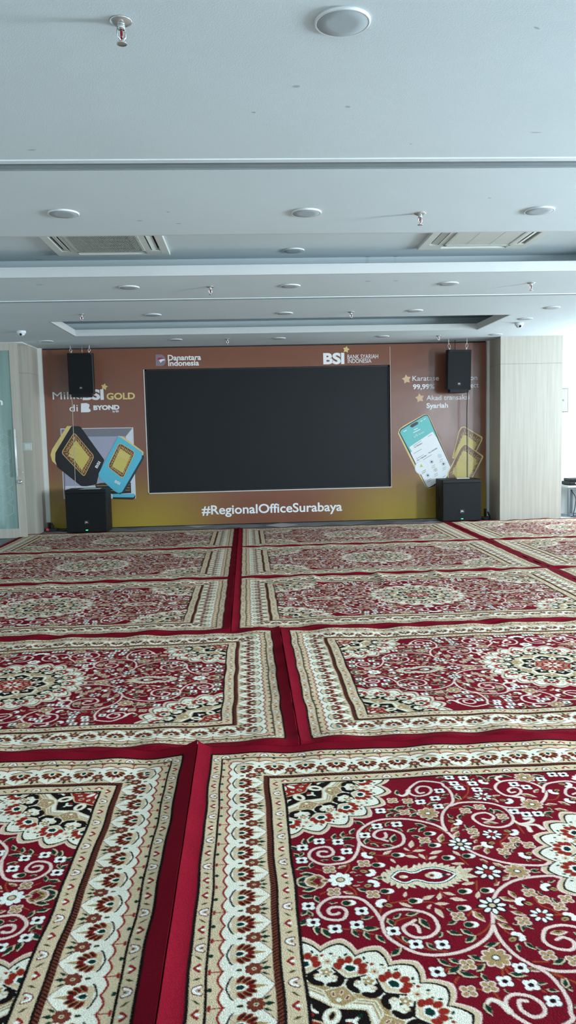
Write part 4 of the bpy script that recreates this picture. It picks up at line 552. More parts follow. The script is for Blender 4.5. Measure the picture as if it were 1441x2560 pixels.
# ------------------------------------------------------------------ loudspeakers
M_CAB = mat('black_textured_cabinet', (9, 11, 13), .55, noise=.15, scale=160, bump=.08, spec=.3)
M_GRB = mat('black_steel_grille', (8, 11, 14), .6, noise=.3, scale=420, spec=.25)
M_BADGE = mat('silver_badge', (190, 188, 182), .4, .3, noise=.05, scale=50)
M_LEDG = mat('green_power_light', (60, 230, 140), .4, emit=1.2)
def hang_speaker(x, y, z0, lab, w=.372, h=.64, d=.30):
    t = thing('hanging_loudspeaker', lab, 'loudspeaker', (x, y, z0), 0, 'black loudspeakers hung from the ceiling')
    W = w / 2; c = .035
    poly = [(-W + c, 0), (W - c, 0), (W, .02), (W, d * .35), (W * .62, d), (-W * .62, d), (-W, d * .35), (-W, .02)]
    b = MB().prism(poly, .04, h - .025, M_CAB)
    hexb = [(-W + .05, -.008), (W - .05, -.008), (W - .03, .03), (W * .6, d * .9), (-W * .6, d * .9), (-W + .03, .03)]
    b.prism(hexb, 0, .04, M_CAB); b.prism([(p[0], p[1]) for p in poly], h - .025, h, M_CAB)
    b.build('cabinet', t)
    g_ = MB(); g_.prism([(-W + .012, .05), (W - .012, .05), (W - .012, h - .045), (-W + .012, h - .045)], -.012, .004, M_GRB, 'y'); g_.build('front_grille', t)
    MB().box((-W + .012, -.010, h - .040), (W - .012, .004, h - .022), M_CAB, .004).build('trim_bar', t)
    bd = MB().box((-.026, -.015, .105), (.026, -.0118, .15), M_BLK).build('badge', t)
    letters('JBL', -.017, .122, .034, .016, M_BADGE, .03, y=-.0158, parent=bd, name='badge_lettering')
    MB().box((-.012, -.006, .018), (.012, .006, .026), M_BADGE).build('status_light', t)
    return t
SPL = hang_speaker(-2.425, 11.95, 2.025, 'black loudspeaker hanging over the left lettering of the banner')
SPR = hang_speaker(3.262, 11.95, 1.975, 'black loudspeaker hanging over the right side of the banner')
SPR.rotation_euler = (0, math.radians(1.2), math.radians(-1.5))
M_CHN = mat('chain_steel', (205, 205, 200), .35, .6, noise=.05, scale=40)
def hanger(x, y, z, lab, dx):
    t = thing('hanging_cable_loop', lab, 'cable', (x, y, ZC), 0, 'steel cable loops holding the loudspeakers')
    L = ZC - z
    P = [(0, 0, 0), (dx * .2, 0, -L * .35), (-.016 + dx * .4, 0, -L * .62), (dx * .8 - .006, 0, -L * .9), (dx, 0, -L)]; Q = [(0, 0, 0), (dx * .2, 0, -L * .35), (.018 + dx * .4, 0, -L * .6), (dx * .8 + .006, 0, -L * .9), (dx, 0, -L)]
    MB().tube(smooth_path(P), .0035, M_CHN, 6).tube(smooth_path(Q), .0035, M_CHN, 6).build('wire_loop', t)
    MB().lathe([(.004, -.012), (.010, -.008), (.010, .008), (.004, .012)], M_CHN, (dx, 0, -L + .022), 12).build('clamp', t)
for (x, y, z, lab, dx) in ((-2.566, 11.99, 2.665, 'left steel cable loop of the left hanging loudspeaker', .012), (-2.285, 11.99, 2.665, 'right steel cable loop of the left hanging loudspeaker', -.012), (3.115, 11.99, 2.615, 'left steel cable loop of the right hanging loudspeaker', .018), (3.395, 11.97, 2.615, 'right steel cable loop of the right hanging loudspeaker', -.012)):
    hanger(x, y, z, lab, dx)
for (x, z, lab) in ((-2.428, 2.665, 'thin steel rod above the left hanging loudspeaker'), (3.262, 2.615, 'thin dark rod above the right hanging loudspeaker')):
    tag(MB().tube([(x, 12.16, ZC), (x, 12.16, z)], .0045, M_CHN if x < 0 else M_BLK, 8).build('support_rod'), lab, 'rod')

def subwoofer(x, y, lab, w=.606, h=.652, d=.43):
    t = thing('subwoofer', lab, 'subwoofer', (x, y, 0), 0, 'black subwoofers on the floor')
    W = w / 2
    MB().box((-W, .012, .012), (W, d, h), M_CAB, .012).build('cabinet', t)
    g_ = MB(); g_.box((-W + .006, -.006, .02), (W - .006, .016, h - .055), M_GRB, .008); g_.build('front_grille', t)
    MB().box((-W + .004, -.004, h - .052), (W - .004, .016, h - .004), M_CAB, .006).build('top_bar', t)
    bd = MB().box((-.036, -.010, .135), (.036, -.0055, .195), M_BLK).build('badge', t)
    letters('JBL', -.024, .158, .048, .024, M_BADGE, .03, y=-.0108, parent=bd, name='badge_lettering')
    MB().box((-.016, -.012, .044), (.016, -.005, .056), M_LEDG).build('power_light', t)
    for s in (-1, 1):
        hb_ = MB().box((s * W - .004, d * .46, .20), (s * W + .004, d * .66, .40), M_GAP).build('side_handle', t)
        MB().box((s * W - .006, d * .46, .285), (s * W + .006, d * .66, .315), M_CAB).build('handle_bar', hb_)
    for sx in (-1, 1):
        for sy in (.06, d - .05): MB().lathe([(.018, 0), (.02, .003), (.02, .013), (.016, .015)], M_BLK, (sx * (W - .05), sy, 0), 14).build('rubber_foot', t)
    return t
subwoofer(-2.398, 11.745, 'black subwoofer with a green light in front of the left gift box picture'); subwoofer(3.272, 11.81, 'black subwoofer with a green light in front of the printed phone picture')
M_PAPER = mat('white_paper', (226, 228, 226), .7, noise=.02, scale=10)
p = MB(); p.prism([(-2.50, 11.80), (-2.19, 11.79), (-2.20, 12.02), (-2.46, 12.05)], .6535, .6545, M_PAPER); tag(p.build('paper_sheet'), 'white sheet of paper on top of the left subwoofer', 'paper')
p = MB(); p.box((3.24, 11.98, .6525), (3.44, 12.05, .664), M_PAPER, .003); tag(p.build('paper_slip'), 'small white slip lying on top of the right subwoofer', 'paper')

# cables near the stage wall
M_CABW = mat('pale_cable', (176, 168, 150), .6, noise=.05, scale=20); M_CABB = mat('black_cable', (24, 24, 26), .55, noise=.05, scale=20)
tag(MB().tube(smooth_path([(-2.600, 12.06, 2.06), (-2.595, 12.08, 1.9), (-2.602, 12.09, 1.5), (-2.607, 12.09, 1.0), (-2.612, 12.085, .654)]), .0045, M_CABW, 8).build('speaker_cable'), 'thin pale cable hanging from the left loudspeaker down to the left subwoofer', 'cable')
tag(MB().tube(smooth_path([(3.428, 12.06, 2.00), (3.425, 12.09, 1.6), (3.43, 12.09, 1.1), (3.428, 12.08, .653)]), .006, M_CABB, 8).build('speaker_cable'), 'thin black cable hanging from the right loudspeaker down to the right subwoofer', 'cable')
tag(MB().tube(smooth_path([(3.448, 12.07, 2.00), (3.447, 12.10, 1.6), (3.45, 12.10, 1.1), (3.448, 12.09, .653)]), .004, M_CABW, 8).build('speaker_cable'), 'thin pale cable beside the black one behind the right loudspeaker', 'cable')
M_LEDR = mat('red_switch_light', (200, 40, 50), .4, emit=.25)
t = thing('power_strip', 'black power strip with a red switch on the floor by the left pier', 'power strip', (-3.02, 12.16, 0), .4)
MB().box((-.10, -.03, 0), (.10, .03, .04), M_BLK, .006).build('strip_body', t); MB().box((-.085, -.034, .012), (-.045, .0, .046), M_LEDR, .003).build('switch', t); pg = MB().box((-.01, -.02, .04), (.035, .025, .10), M_BLK, .006).build('plug', t); MB().tube([(.012, 0, .10), (.012, .002, .125)], .009, M_BLK, 8).build('plug_cord', pg)
tag(MB().tube(smooth_path([(-2.92, 12.13, .012), (-2.84, 12.06, .010), (-2.78, 12.12, .010), (-2.72, 12.15, .010), (-2.66, 12.28, .012)]), .008, M_CABB, 8).build('power_cable'), 'black power cable on the floor running to the left subwoofer', 'cable')
tag(MB().tube(smooth_path([(3.62, 12.30, .012), (3.66, 12.03, .012), (3.73, 12.00, .012), (3.79, 12.08, .02), (3.80, 12.22, .10)]), .010, M_CABB, 8).build('power_cable'), 'black power cable on the floor right of the right subwoofer', 'cable')
M_SOCK = M_BLK
tag(MB().box((3.775, 12.30, .02), (3.806, 12.348, .14), M_SOCK, .003).build('cable_plug'), 'black plug at the foot of the white strip by the right pier', 'plug')

# ------------------------------------------------------------------ corner behind the right pier
M_TL0 = mat('box_side_grey', (70, 75, 75), .5, noise=.03, scale=10)
t = thing('electrical_box', 'pale green electrical box on the bright wall right of the right pier', 'electrical box', (5.03, YF, 1.84))
M_EB = mat('electrical_box_paint', (146, 156, 147), .5, noise=.02, scale=10)
MB().box((-.175, -.10, -.19), (.175, 0, .19), M_TL0, .004).build('box_body', t); MB().box((-.160, -.112, -.18), (.160, -.10, .18), M_EB, .003).build('box_door', t)
MB().lathe([(.0, -.03), (.013, -.028), (.014, -.012), (.008, 0)], M_CHR, (.10, -.112, .0), 16, 'y').build('box_latch', t)
t = thing('low_table', 'low grey table with metal legs behind the right pier', 'table', (5.62, 12.36, 0))
M_TT = mat('grey_table_top', (190, 196, 196), .45, noise=.03, scale=12); M_TL = mat('grey_table_steel', (120, 126, 130), .4, .5, noise=.05, scale=12)
MB().box((-.56, -.22, .455), (.56, .22, .485), M_TT, .004).build('tabletop', t)
for sx in (-.53, -.33, .53):
    for sy in (-.19, .19): MB().box((sx - .016, sy - .016, 0), (sx + .016, sy + .016, .455), M_TL).build('leg', t)
MB().box((-.53, -.20, .425), (.53, -.18, .455), M_TL).build('rail', t)
t = thing('audio_mixer', 'black audio unit lying on the low table behind the right pier', 'audio unit', (5.40, 12.34, .485))
b_ = MB(); b_.box((-.30, -.16, .004), (.30, .16, .060), M_CAB, .012); b_.build('lower_case', t); MB().box((-.27, -.13, .060), (.30, .15, .105), M_CAB, .012).build('upper_case', t)
for xx in (-.2, -.1, 0, .1, .2): MB().lathe([(.008, -.014), (.011, -.012), (.012, 0)], M_BADGE, (xx, -.159, .034), 12, 'y').build('knob', t)
ctr = 0
for P, lab in (([(5.12, 12.22, .44), (5.19, 12.15, .30), (5.16, 12.1, .15), (5.13, 12.08, .02), (5.22, 12.12, .010)], 'cable looping down from the left end of the low table'), ([(5.17, 11.98, .010), (5.20, 12.0, .10), (5.26, 11.98, .16), (5.34, 12.0, .13), (5.40, 11.97, .012)], 'cable arching above the floor under the low table'),
            ([(5.06, 12.00, .010), (5.16, 12.04, .012), (5.28, 12.00, .010), (5.40, 12.05, .012)], 'cable lying straight along the floor before the low table'), ([(5.08, 12.10, .010), (5.20, 12.16, .020), (5.32, 12.12, .012), (5.38, 12.2, .012)], 'cable heaped on the floor below the low table')):
    ctr += 1; tag(MB().tube(smooth_path(P), .007, M_CABB if ctr % 2 else M_TL, 7).build('floor_cable'), lab, 'cable', 'cables under the low table')
p = MB(); p.prism([(5.10, 11.86), (5.26, 11.84), (5.27, 11.95), (5.12, 11.96)], .001, .003, M_PAPER); tag(p.build('paper_sheet'), 'white sheet of paper on the floor at the foot of the right pier', 'paper')

# ---------------------------------------------------------------- carpet pattern (one quarter, 1 cell = 1 mm)
PAL = dict(red=(114,14,30), shade=(66,10,18), black=(26,18,17), ivory=(230,225,206), tan=(206,184,150), gold=(166,136,92),  # shade: shadow edges of the pile relief, painted into the pattern
           pink=(230,200,188), brick=(140,38,30), brown=(112,54,38), green=(13,50,39), dred=(108,24,22),
           cream=(216,206,180), stem=(150,70,36), olive=(70,62,28), plum=(34,14,20), white=(238,236,226))
PN = list(PAL); PI = {n: i for i, n in enumerate(PN)}

class Cv:
    def __init__(s, w, h, c): s.a = np.full((h, w), PI[c], np.uint8)
    def _box(s, x0, y0, x1, y1):
        h, w = s.a.shape
        x0 = max(int(x0) - 1, 0); y0 = max(int(y0) - 1, 0); x1 = min(int(x1) + 2, w); y1 = min(int(y1) + 2, h)
        if x1 <= x0 or y1 <= y0: return None
        Y, X = np.mgrid[y0:y1, x0:x1]
        return s.a[y0:y1, x0:x1], X + .5, Y + .5
    def poly(s, P, c):
        P = np.asarray(P, float); b = s._box(P[:, 0].min(), P[:, 1].min(), P[:, 0].max(), P[:, 1].max())
        if b is None: return
        a, X, Y = b; m = np.zeros(a.shape, bool)
        for (x0, y0), (x1, y1) in zip(P, np.roll(P, -1, 0)):
            if y0 == y1: continue
            m ^= ((y0 > Y) != (y1 > Y)) & (X < (x1 - x0) * (Y - y0) / (y1 - y0) + x0)
        a[m] = PI[c]
    def ell(s, x, y, rx, ry, c, t=0.0):
        R = max(rx, ry); b = s._box(x - R, y - R, x + R, y + R)
        if b is None: return
        a, X, Y = b; ct, st = math.cos(t), math.sin(t)
        u = (X - x) * ct + (Y - y) * st; v = -(X - x) * st + (Y - y) * ct
        a[(u / rx) ** 2 + (v / ry) ** 2 <= 1] = PI[c]
    def line(s, P, w, c):
        P = np.asarray(P, float); ws = np.broadcast_to(w, (len(P),))
        for i in range(len(P) - 1):
            (x0, y0), (x1, y1) = P[i], P[i + 1]; r = max(ws[i], ws[i + 1]) / 2
            b = s._box(min(x0, x1) - r, min(y0, y1) - r, max(x0, x1) + r, max(y0, y1) + r)
            if b is None: continue
            a, X, Y = b; dx, dy = x1 - x0, y1 - y0; L = dx * dx + dy * dy + 1e-9
            t = np.clip(((X - x0) * dx + (Y - y0) * dy) / L, 0, 1)
            a[np.hypot(X - x0 - t * dx, Y - y0 - t * dy) <= (ws[i] + (ws[i + 1] - ws[i]) * t) / 2] = PI[c]

def spl(P, n=6):
    P = np.asarray(P, float)
    if len(P) < 3: return P
    Q = np.vstack([2 * P[0] - P[1], P, 2 * P[-1] - P[-2]]); o = []
    for i in range(1, len(Q) - 2):
        for t in np.arange(n) / n:
            o.append(.5 * (2 * Q[i] + (Q[i + 1] - Q[i - 1]) * t + (2 * Q[i - 1] - 5 * Q[i] + 4 * Q[i + 1] - Q[i + 2]) * t * t
                           + (3 * Q[i] - Q[i - 1] - 3 * Q[i + 1] + Q[i + 2]) * t ** 3))
    return np.array(o + [Q[-2]])

def petals(c, x, y, n, r, rx, ry, col, t0=0.0):
    for k in range(n):
        t = t0 + 2 * math.pi * k / n
        c.ell(x + r * math.cos(t), y + r * math.sin(t), rx, ry, col, t)

def leaf(c, p, q, cols, fat=.30):
    p = np.array(p, float); q = np.array(q, float); d = q - p; L = 1.12 * max(np.hypot(*d), 14.); d = d / (np.hypot(*d) + 1e-9); n = np.array([-d[1], d[0]])
    p, q = (p + q) / 2 - d * L * .58, (p + q) / 2 + d * L * .58
    for k, (sc, col) in enumerate(cols):
        f = fat * L * sc; e = L * (1 - sc) * .5; o = n * (k * .06 * L)
        a, b = p + d * e + o, q - d * e + o
        m1 = a + (b - a) * .35; m2 = a + (b - a) * .7
        c.poly([a, m1 + n * f * .8, m2 + n * f * .55, b, m2 - n * f * .6, m1 - n * f * .85], col)

def medallion():                       # one quadrant, centre at (60, 60)
    c = Cv(520, 520, 'red'); O = 60
    Y, X = np.mgrid[0:520, 0:520] + .5; r = np.hypot(X - O, Y - O); th = np.degrees(np.arctan2(Y - O, X - O))
    d = np.abs((th + 7.5) % 15 - 7.5) / 7.5; f = .7 * d ** 2 + .3 * d
    R = 427 - 38 * f; a = c.a
    for off, col in ((0, 'pink'), (7, 'tan'), (20, 'black'), (28, 'ivory')): a[r < R - off - 3 * d] = PI[col]
    pol = lambda rr, t: (O + rr * math.cos(math.radians(t)), O + rr * math.sin(math.radians(t)))
    e = np.abs(th % 45 - 22.5) / 22.5; S = 158 + 34 * e ** 1.4
    a[r < 240 - 10 * (1 - e)] = PI['cream']
    q = r - S
    for lo, hi, col in ((22, 27, 'gold'), (33, 38, 'gold'), (44, 60, 'gold')): a[(q > lo) & (q < hi) & (r < 244)] = PI[col]
    a[q < 20] = PI['ivory']; a[q < 6] = PI['tan']; a[q < 0] = PI['black']
    K16 = [22.5 * k for k in range(-1, 6)]; K8 = [45 * k for k in range(-1, 4)]
    for t in K8:                       # gold lozenges and dark star points
        t2 = t + 22.5; T = math.radians(t2)
        for g, col in ((1.15, 'cream'), (1, 'gold')):
            c.poly([pol(205 + 36 * g, t2), pol(212, t2 + 11.5 * g), pol(205 - 30 * g, t2 + 5 * g), pol(205 - 30 * g, t2 - 5 * g), pol(212, t2 - 11.5 * g)], col)
        c.ell(*pol(190, t2), 7, 7, 'ivory')
        for da, rr in ((-5, 206), (0, 218), (5, 206)):
            c.ell(*pol(rr, t2 + da), 11, 5, 'cream', math.radians(t2 + 3 * da)); c.ell(*pol(rr, t2 + da), 8, 3, 'brick', math.radians(t2 + 3 * da))
        c.ell(*pol(130, t2), 30, 22, 'cream', T); c.ell(*pol(130, t2), 27, 19, 'ivory', T); c.ell(*pol(132, t2), 17, 9, 'gold', T); c.ell(*pol(132, t2), 13, 6, 'black', T)
        c.line([pol(136, t - 6), pol(148, t), pol(136, t + 6)], 9, 'ivory'); c.line([pol(142, t), pol(160, t)], 8, 'ivory'); c.ell(*pol(168, t), 8, 5, 'green', math.radians(t)); c.ell(*pol(128, t), 8, 8, 'brick')
    for t in K16:                      # scrolls, tan florets, red flowers
        m = t + 11.25
        for sg in (-1, 1):
            P = [pol(278, m + sg * 5.6), pol(272, m + sg * 7.6), pol(258, m + sg * 8.6), pol(244, m + sg * 7), pol(238, m + sg * 3), pol(236, m + sg * 1)]
            c.line(spl(P), [20] * (len(spl(P)) - 8) + [18, 17, 16, 14, 12, 9, 6, 4], 'black')
            c.ell(*pol(268, m + sg * 4.6), 9, 8, 'tan'); c.ell(*pol(270, m + sg * 4.2), 5, 4, 'ivory')
            c.ell(*pol(346, t + sg * 6), 7, 4, 'green', math.radians(t + sg * 30)); c.ell(*pol(362, t + sg * 4), 7, 4, 'green', math.radians(t - sg * 20))
        c.ell(*pol(258, m), 6, 6, 'ivory'); petals(c, *pol(284, m), 5, 9, 8, 5, 'gold'); c.ell(*pol(284, m), 4, 4, 'ivory'); c.ell(*pol(268, m), 4, 4, 'green')
        petals(c, *pol(325, m), 6, 7, 6, 4, 'tan'); c.ell(*pol(325, m), 4, 4, 'brick')
        for da, rr in ((-2.5, 350), (2.5, 352)): c.ell(*pol(rr, m + da), 6, 4, 'tan'); 
        c.ell(*pol(348, m + 3), 5, 5, 'brick'); c.ell(*pol(358, m - 1), 6, 4, 'green')
        # black cup and tan ground under the flower
        P = [pol(302, t - 8.5), pol(292, t - 6.5), pol(276, t - 2.5), pol(271, t), pol(276, t + 2.5), pol(292, t + 6.5), pol(302, t + 8.5)]
        c.poly(spl(P), 'cream'); c.line(spl(P), 6, 'black')
        c.poly([pol(282, t), pol(296, t - 5), pol(312, t - 7), pol(312, t + 7), pol(296, t + 5)], 'tan')
        for da, rr in ((-7.2, 314), (-5.8, 333), (-2.4, 346), (2.4, 346), (5.8, 333), (7.2, 314)):
            c.ell(*pol(rr - 2, t + .85 * da), 16.5, 12.5, 'tan', math.radians(t + 6 * da)); 
        for da, rr in ((-7.2, 314), (-5.8, 333), (-2.4, 346), (2.4, 346), (5.8, 333), (7.2, 314)):
            c.ell(*pol(rr - 2, t + .85 * da), 14.5, 10.5, 'brick', math.radians(t + 6 * da))
        c.poly([pol(294, t), pol(306, t - 4), pol(326, t - 3.4), pol(330, t), pol(326, t + 3.4), pol(306, t + 4)], 'white')
        c.poly([pol(298, t), pol(308, t - 2.8), pol(321, t - 2.2), pol(324, t), pol(321, t + 2.2), pol(308, t + 2.8)], 'green')
    B = 96 + 12 * np.abs(((th) % 45) - 22.5) / 22.5
    a[r < B + 5] = PI['tan']; a[r < B] = PI['brick']
    for t in K8:
        c.ell(*pol(82, t), 12, 9, 'tan', math.radians(t)); c.ell(*pol(82, t), 8, 5, 'dred', math.radians(t)); c.ell(*pol(74, t + 22.5), 9, 6, 'ivory', math.radians(t)); c.ell(*pol(74, t + 22.5), 5, 3, 'dred')
        c.ell(*pol(38, t), 20, 9, 'ivory', math.radians(t))
    c.ell(O, O, 14, 14, 'dred'); c.ell(O, O, 6, 6, 'ivory')
    return a[O:, O:]

def wide_tile(P):                      # columns = 172 mm across the border, rows = one repeat
    c = Cv(172, P, 'tan'); h = P / 2.
    def both(f):
        for o in (-P, 0, P): f(o)
    u = np.arange(172) + .5; s = np.arange(P) + .5 - h; S, U = np.meshgrid(s, u, indexing='ij'); x = np.abs(S) / P
    lob = np.abs(x - .25) / .25; edge = 30 + 13 * lob ** 1.6
    c.a[U > edge - 7] = PI['brick']; c.a[U > edge] = PI['ivory']
    c.a[(U < edge - 7) & (U < 40)] = PI['tan']
    w = .53 * np.clip((172 - U) / 58, 0, 1) ** .85
    z = (U > 116) & (x > w); c.a[z] = PI['tan']; c.a[z & (x < w + .03)] = PI['brown']
    c.ell(6, h, 6, 8, 'green')
    for y in (0, P): c.line([(6, y), (44, y)], 4, 'brick'); c.line([(5, y - 8), (5, y + 8)], 7, 'brick')
    for k in (-1, 1):
        c.line(spl([(49, h), (49, h + k * 6), (54, h + k * 22), (58, h + k * 34), (64, h + k * 42)]), 5.5, 'black')
        c.poly([(58, h), (57, h + k * 20), (62, h + k * 34), (72, h + k * 40), (84, h + k * 30), (80, h)], 'tan')
    c.ell(82, h, 10, 30, 'gold')
    for k in (-1, 1):
        for (a, b, t) in ((86, 32, .9), (101, 27, .7), (112, 16, .45)):
            c.ell(a, h + k * b * .92, 17, 9.5, 'gold', k * t); c.ell(a, h + k * b * .92, 14.5, 7.5, 'dred', k * t); c.ell(a + 3, h + k * b * .92, 8, 3, 'black', k * t)
    c.ell(117, h, 13, 8, 'dred'); c.poly([(124, h - 8), (158, h), (124, h + 8)], 'gold')
    c.poly([(70, h), (76, h - 13), (90, h - 12), (106, h), (90, h + 12), (76, h + 13)], 'white')
    c.poly([(71, h), (77, h - 9), (88, h - 8), (98, h), (88, h + 8), (77, h + 9)], 'green')
    for y in (0, P):
        c.ell(84, y, 7, 7, 'tan'); c.ell(80, y, 6, 4, 'green'); c.ell(87, y, 3, 5, 'black')
        petals(c, 121, y, 7, 14, 11, 9, 'dred'); petals(c, 121, y, 7, 13, 9, 7.5, 'brown'); c.ell(121, y, 14, 14, 'brown'); c.poly([(128, y - 9), (150, y), (128, y + 9)], 'brown'); c.ell(122, y, 7, 6, 'tan'); c.ell(122, y, 4, 2, 'black')
        c.poly([(142, y), (152, y - 8), (171, y), (152, y + 8)], 'green')
        for k in (-1, 1): c.poly([(139, y + k * 16), (150, y + k * 15), (164, y + k * 29), (148, y + k * 25)], 'green')
    return c.a

def band_tile(P, W):                   # narrow tan guard stripe
    c = Cv(W, P, 'tan'); m = W / 2; q = P / 4
    y = q * .5
    c.line([(m + 10, y - 15), (m - 6, y - 8), (m - 9, y), (m - 6, y + 8), (m + 10, y + 15)], 13, 'dred')
    c.line([(m + 9, y - 13), (m - 5, y - 7), (m - 8, y), (m - 5, y + 7), (m + 9, y + 13)], 8, 'white'); c.ell(m + 6, y, 4, 4, 'dred')
    y = q * 2.5
    c.line([(m + 4, y - 13), (m - 8, y), (m + 4, y + 13)], 10, 'brick'); c.poly([(m + 2, y - 6), (m + 14, y), (m + 2, y + 6), (m - 4, y)], 'white')
    for y, k in ((q * 1.5, -1), (q * 3.5, 1)):
        c.poly([(m - 13, y + k * 8 - 3), (m, y - 5), (m + 13, y - k * 8 + 3), (m, y + 5)], 'olive')
    return c.a

def rug_quarter():
    W, H = 1575, 1065
    c = Cv(W, H, 'red'); a = c.a
    med = medallion()
    n = 410 + 50
    F = 366
    a[F:F + n, F:F + n] = med[:n, :n]
    sub = a[H - n:, W - n:]; mm = med[:n, :n][::-1, ::-1]; 
    yy, xx = np.mgrid[0:n, 0:n]; k = np.hypot(n - xx, n - yy) < 432; sub[k & (mm != PI['red'])] = mm[k & (mm != PI['red'])]
    items = [(t[0], [tuple(map(int, p.split(','))) for p in t[1:].split()]) for t in DIGI.split('|') if t]
    for k, P in items:
        if k == 'S': c.line(spl(P), 5, 'stem')
    for k, P in items:
        if k == 'V': c.line(spl(P) + 1.5, 14, 'shade'); c.line(spl(P), 11, 'pink')
        if k == 'F': Q = spl(P); c.line(Q, np.linspace(11, 19, len(Q)), 'pink'); c.line(Q, np.linspace(4, 10, len(Q)), 'ivory')
    for k, P in items:
        if k == 'L': leaf(c, P[0], P[1], ((1.3, 'shade'), (1.1, 'tan'), (.80, 'green')))
        if k == 'O': leaf(c, P[0], P[1], ((1.12, 'pink'), (.84, 'gold'), (.4, 'olive')))
        if k == 'P': leaf(c, P[0], P[1], ((1.05, 'pink'), (.8, 'tan')), .26)
    for k, P in items:
        x, y = P[0]; y = H if k == 'G' and y > 1000 else y
        if k == 'W':
            petals(c, x + 1, y + 1, 4, 14, 12, 12, 'shade', .785)
            petals(c, x, y, 4, 13, 10, 10, 'white', .785); c.ell(x, y, 12, 12, 'white'); c.ell(x, y, 8, 8, 'plum')
        if k == 'T':
            petals(c, x + 1, y + 1, 4, 13, 14, 13, 'shade', .785); petals(c, x, y, 4, 13, 12, 11, 'pink', .785); petals(c, x, y, 4, 12.5, 8.5, 7.5, 'gold', .785); c.ell(x, y, 3.5, 3.5, 'black')
        if k == 'A' or k == 'R':
            g = .86 if k == 'A' or y > 1000 else .7
            petals(c, x, y, 8, 34 * g, 21 * g, 13 * g, 'black'); c.ell(x, y, 26 * g, 26 * g, 'black'); petals(c, x, y, 8, 33 * g, 15 * g, 8 * g, 'white')
            c.ell(x, y, 17 * g, 17 * g, 'black' if k == 'A' else 'red'); c.ell(x, y, 11 * g, 11 * g, 'tan' if k == 'A' else 'brick')
        if k == 'D':
            petals(c, x + 1, y + 1, 8, 27, 18, 14, 'shade'); petals(c, x, y, 8, 27, 16, 12, 'pink'); c.ell(x, y, 25, 25, 'pink'); petals(c, x, y, 8, 25, 12.5, 9, 'gold'); c.ell(x, y, 19, 19, 'gold'); c.ell(x, y, 12, 12, 'black'); c.ell(x, y, 8.5, 8.5, 'white')
        if k == 'G':
            petals(c, x + 1, y + 1, 8, 27, 17, 14, 'shade'); petals(c, x, y, 8, 27, 14, 11, 'white'); c.ell(x, y, 25, 25, 'white'); c.ell(x, y, 15, 15, 'olive'); c.ell(x, y, 10, 10, 'tan')
        if k == 'K':
            t = .5 if x % 2 else 2.6
            for i, da in enumerate((-1.0, -.35, .35, 1.0)): c.ell(x + 15 * math.cos(t + da), y + 15 * math.sin(t + da), 11, 10, 'white')
            c.ell(x, y, 15, 13, 'white', t); c.ell(x - 9 * math.cos(t), y - 9 * math.sin(t), 16, 13, 'plum', t); c.ell(x - 14 * math.cos(t), y - 14 * math.sin(t), 12, 9, 'gold', t); c.ell(x + 4, y, 5, 5, 'dred'); c.ell(x - 16 * math.cos(t), y - 16 * math.sin(t), 6, 3, 'olive', t)
        if k == 'B':
            t = 0 if x % 3 else 1.6
            c.ell(x, y, 19, 14, 'white', t); c.ell(x - 10 * math.cos(t), y - 10 * math.sin(t), 15, 15, 'tan', t); c.ell(x - 11 * math.cos(t), y - 11 * math.sin(t), 12, 12, 'green', t); c.ell(x - 2, y, 6, 6, 'black')
        if k == 'Q':
            for t in np.linspace(-2.9, -.2, 7): c.ell(x + 34 * math.cos(t), y + 26 * math.sin(t), 26, 14, 'pink', t); 
            for t in np.linspace(-2.9, -.2, 7): c.ell(x + 34 * math.cos(t), y + 26 * math.sin(t), 22, 10, 'white', t); 
            c.ell(x, y, 26, 16, 'plum')
    # botah (half of it lies in this quarter)
    xs = [668, 690, 711, 735, 755, 775, 800, 825, 850, 874]; hs = [0, 26, 32, 20, 24, 36, 41, 38, 22, 0]
    up = spl([(x, H - h) for x, h in zip(xs, hs)]); sh = np.array(up)
    for i in range(0, len(sh) - 1, 3):
        p = sh[i]; d = sh[min(i + 2, len(sh) - 1)] - sh[max(i - 2, 0)]; d = d / (np.hypot(*d) + 1e-9); nn = np.array([d[1], -d[0]])
        leaf(c, p + nn * 3, p + nn * 33 + d * 12, ((1.0, 'cream'), (.6, 'tan')), .34)
    for wd, col in ((22, 'cream'), (14, 'black'), (7, 'white')): c.line(sh, wd, col)
    c.poly(np.vstack([sh, [(874, H + 4), (668, H + 4)]]), 'red'); c.line(sh, 12, 'black'); c.line(sh, 6, 'white')
    c.ell(805, H, 26, 20, 'white'); c.ell(790, H, 16, 14, 'tan'); c.ell(796, H, 7, 7, 'dred'); c.ell(838, H, 10, 8, 'green'); c.ell(850, H, 7, 5, 'pink'); c.ell(706, H, 14, 10, 'tan'); c.ell(712, H, 8, 6, 'ivory')
    leaf(c, (876, H - 2), (930, H - 22), ((1.0, 'cream'), (.6, 'tan'))); leaf(c, (660, H), (612, H), ((1.0, 'cream'), (.5, 'olive')))
    for q in ((884, H - 6, 900, H - 44), (640, H - 4, 650, H - 30)): leaf(c, q[:2], q[2:], ((1.0, 'cream'), (.6, 'tan')))
    # borders
    Y, X = np.mgrid[0:H, 0:W]; u = np.minimum(X, Y); side = X < Y; s = np.where(side, H - Y, W - X) + 62
    jit = 0
    PW, PT = 131, 166
    wt = wide_tile(PW); b1 = band_tile(PT, 38); b2 = band_tile(PT, 49)
    m = u < 368; a[m] = PI['black']
    m = u < 56; a[m] = PI['red']
    m = (u >= 66) & (u < 104); a[m] = b1[(s[m] % PT), u[m] - 66]
    m = (u >= 112) & (u < 284); a[m] = wt[((s[m] - 62) % PW), u[m] - 112]
    m = (u >= 284) & (u < 301); a[m] = np.where(((s[m] + u[m] * .7) % 13) < 7, PI['brown'], PI['black'])
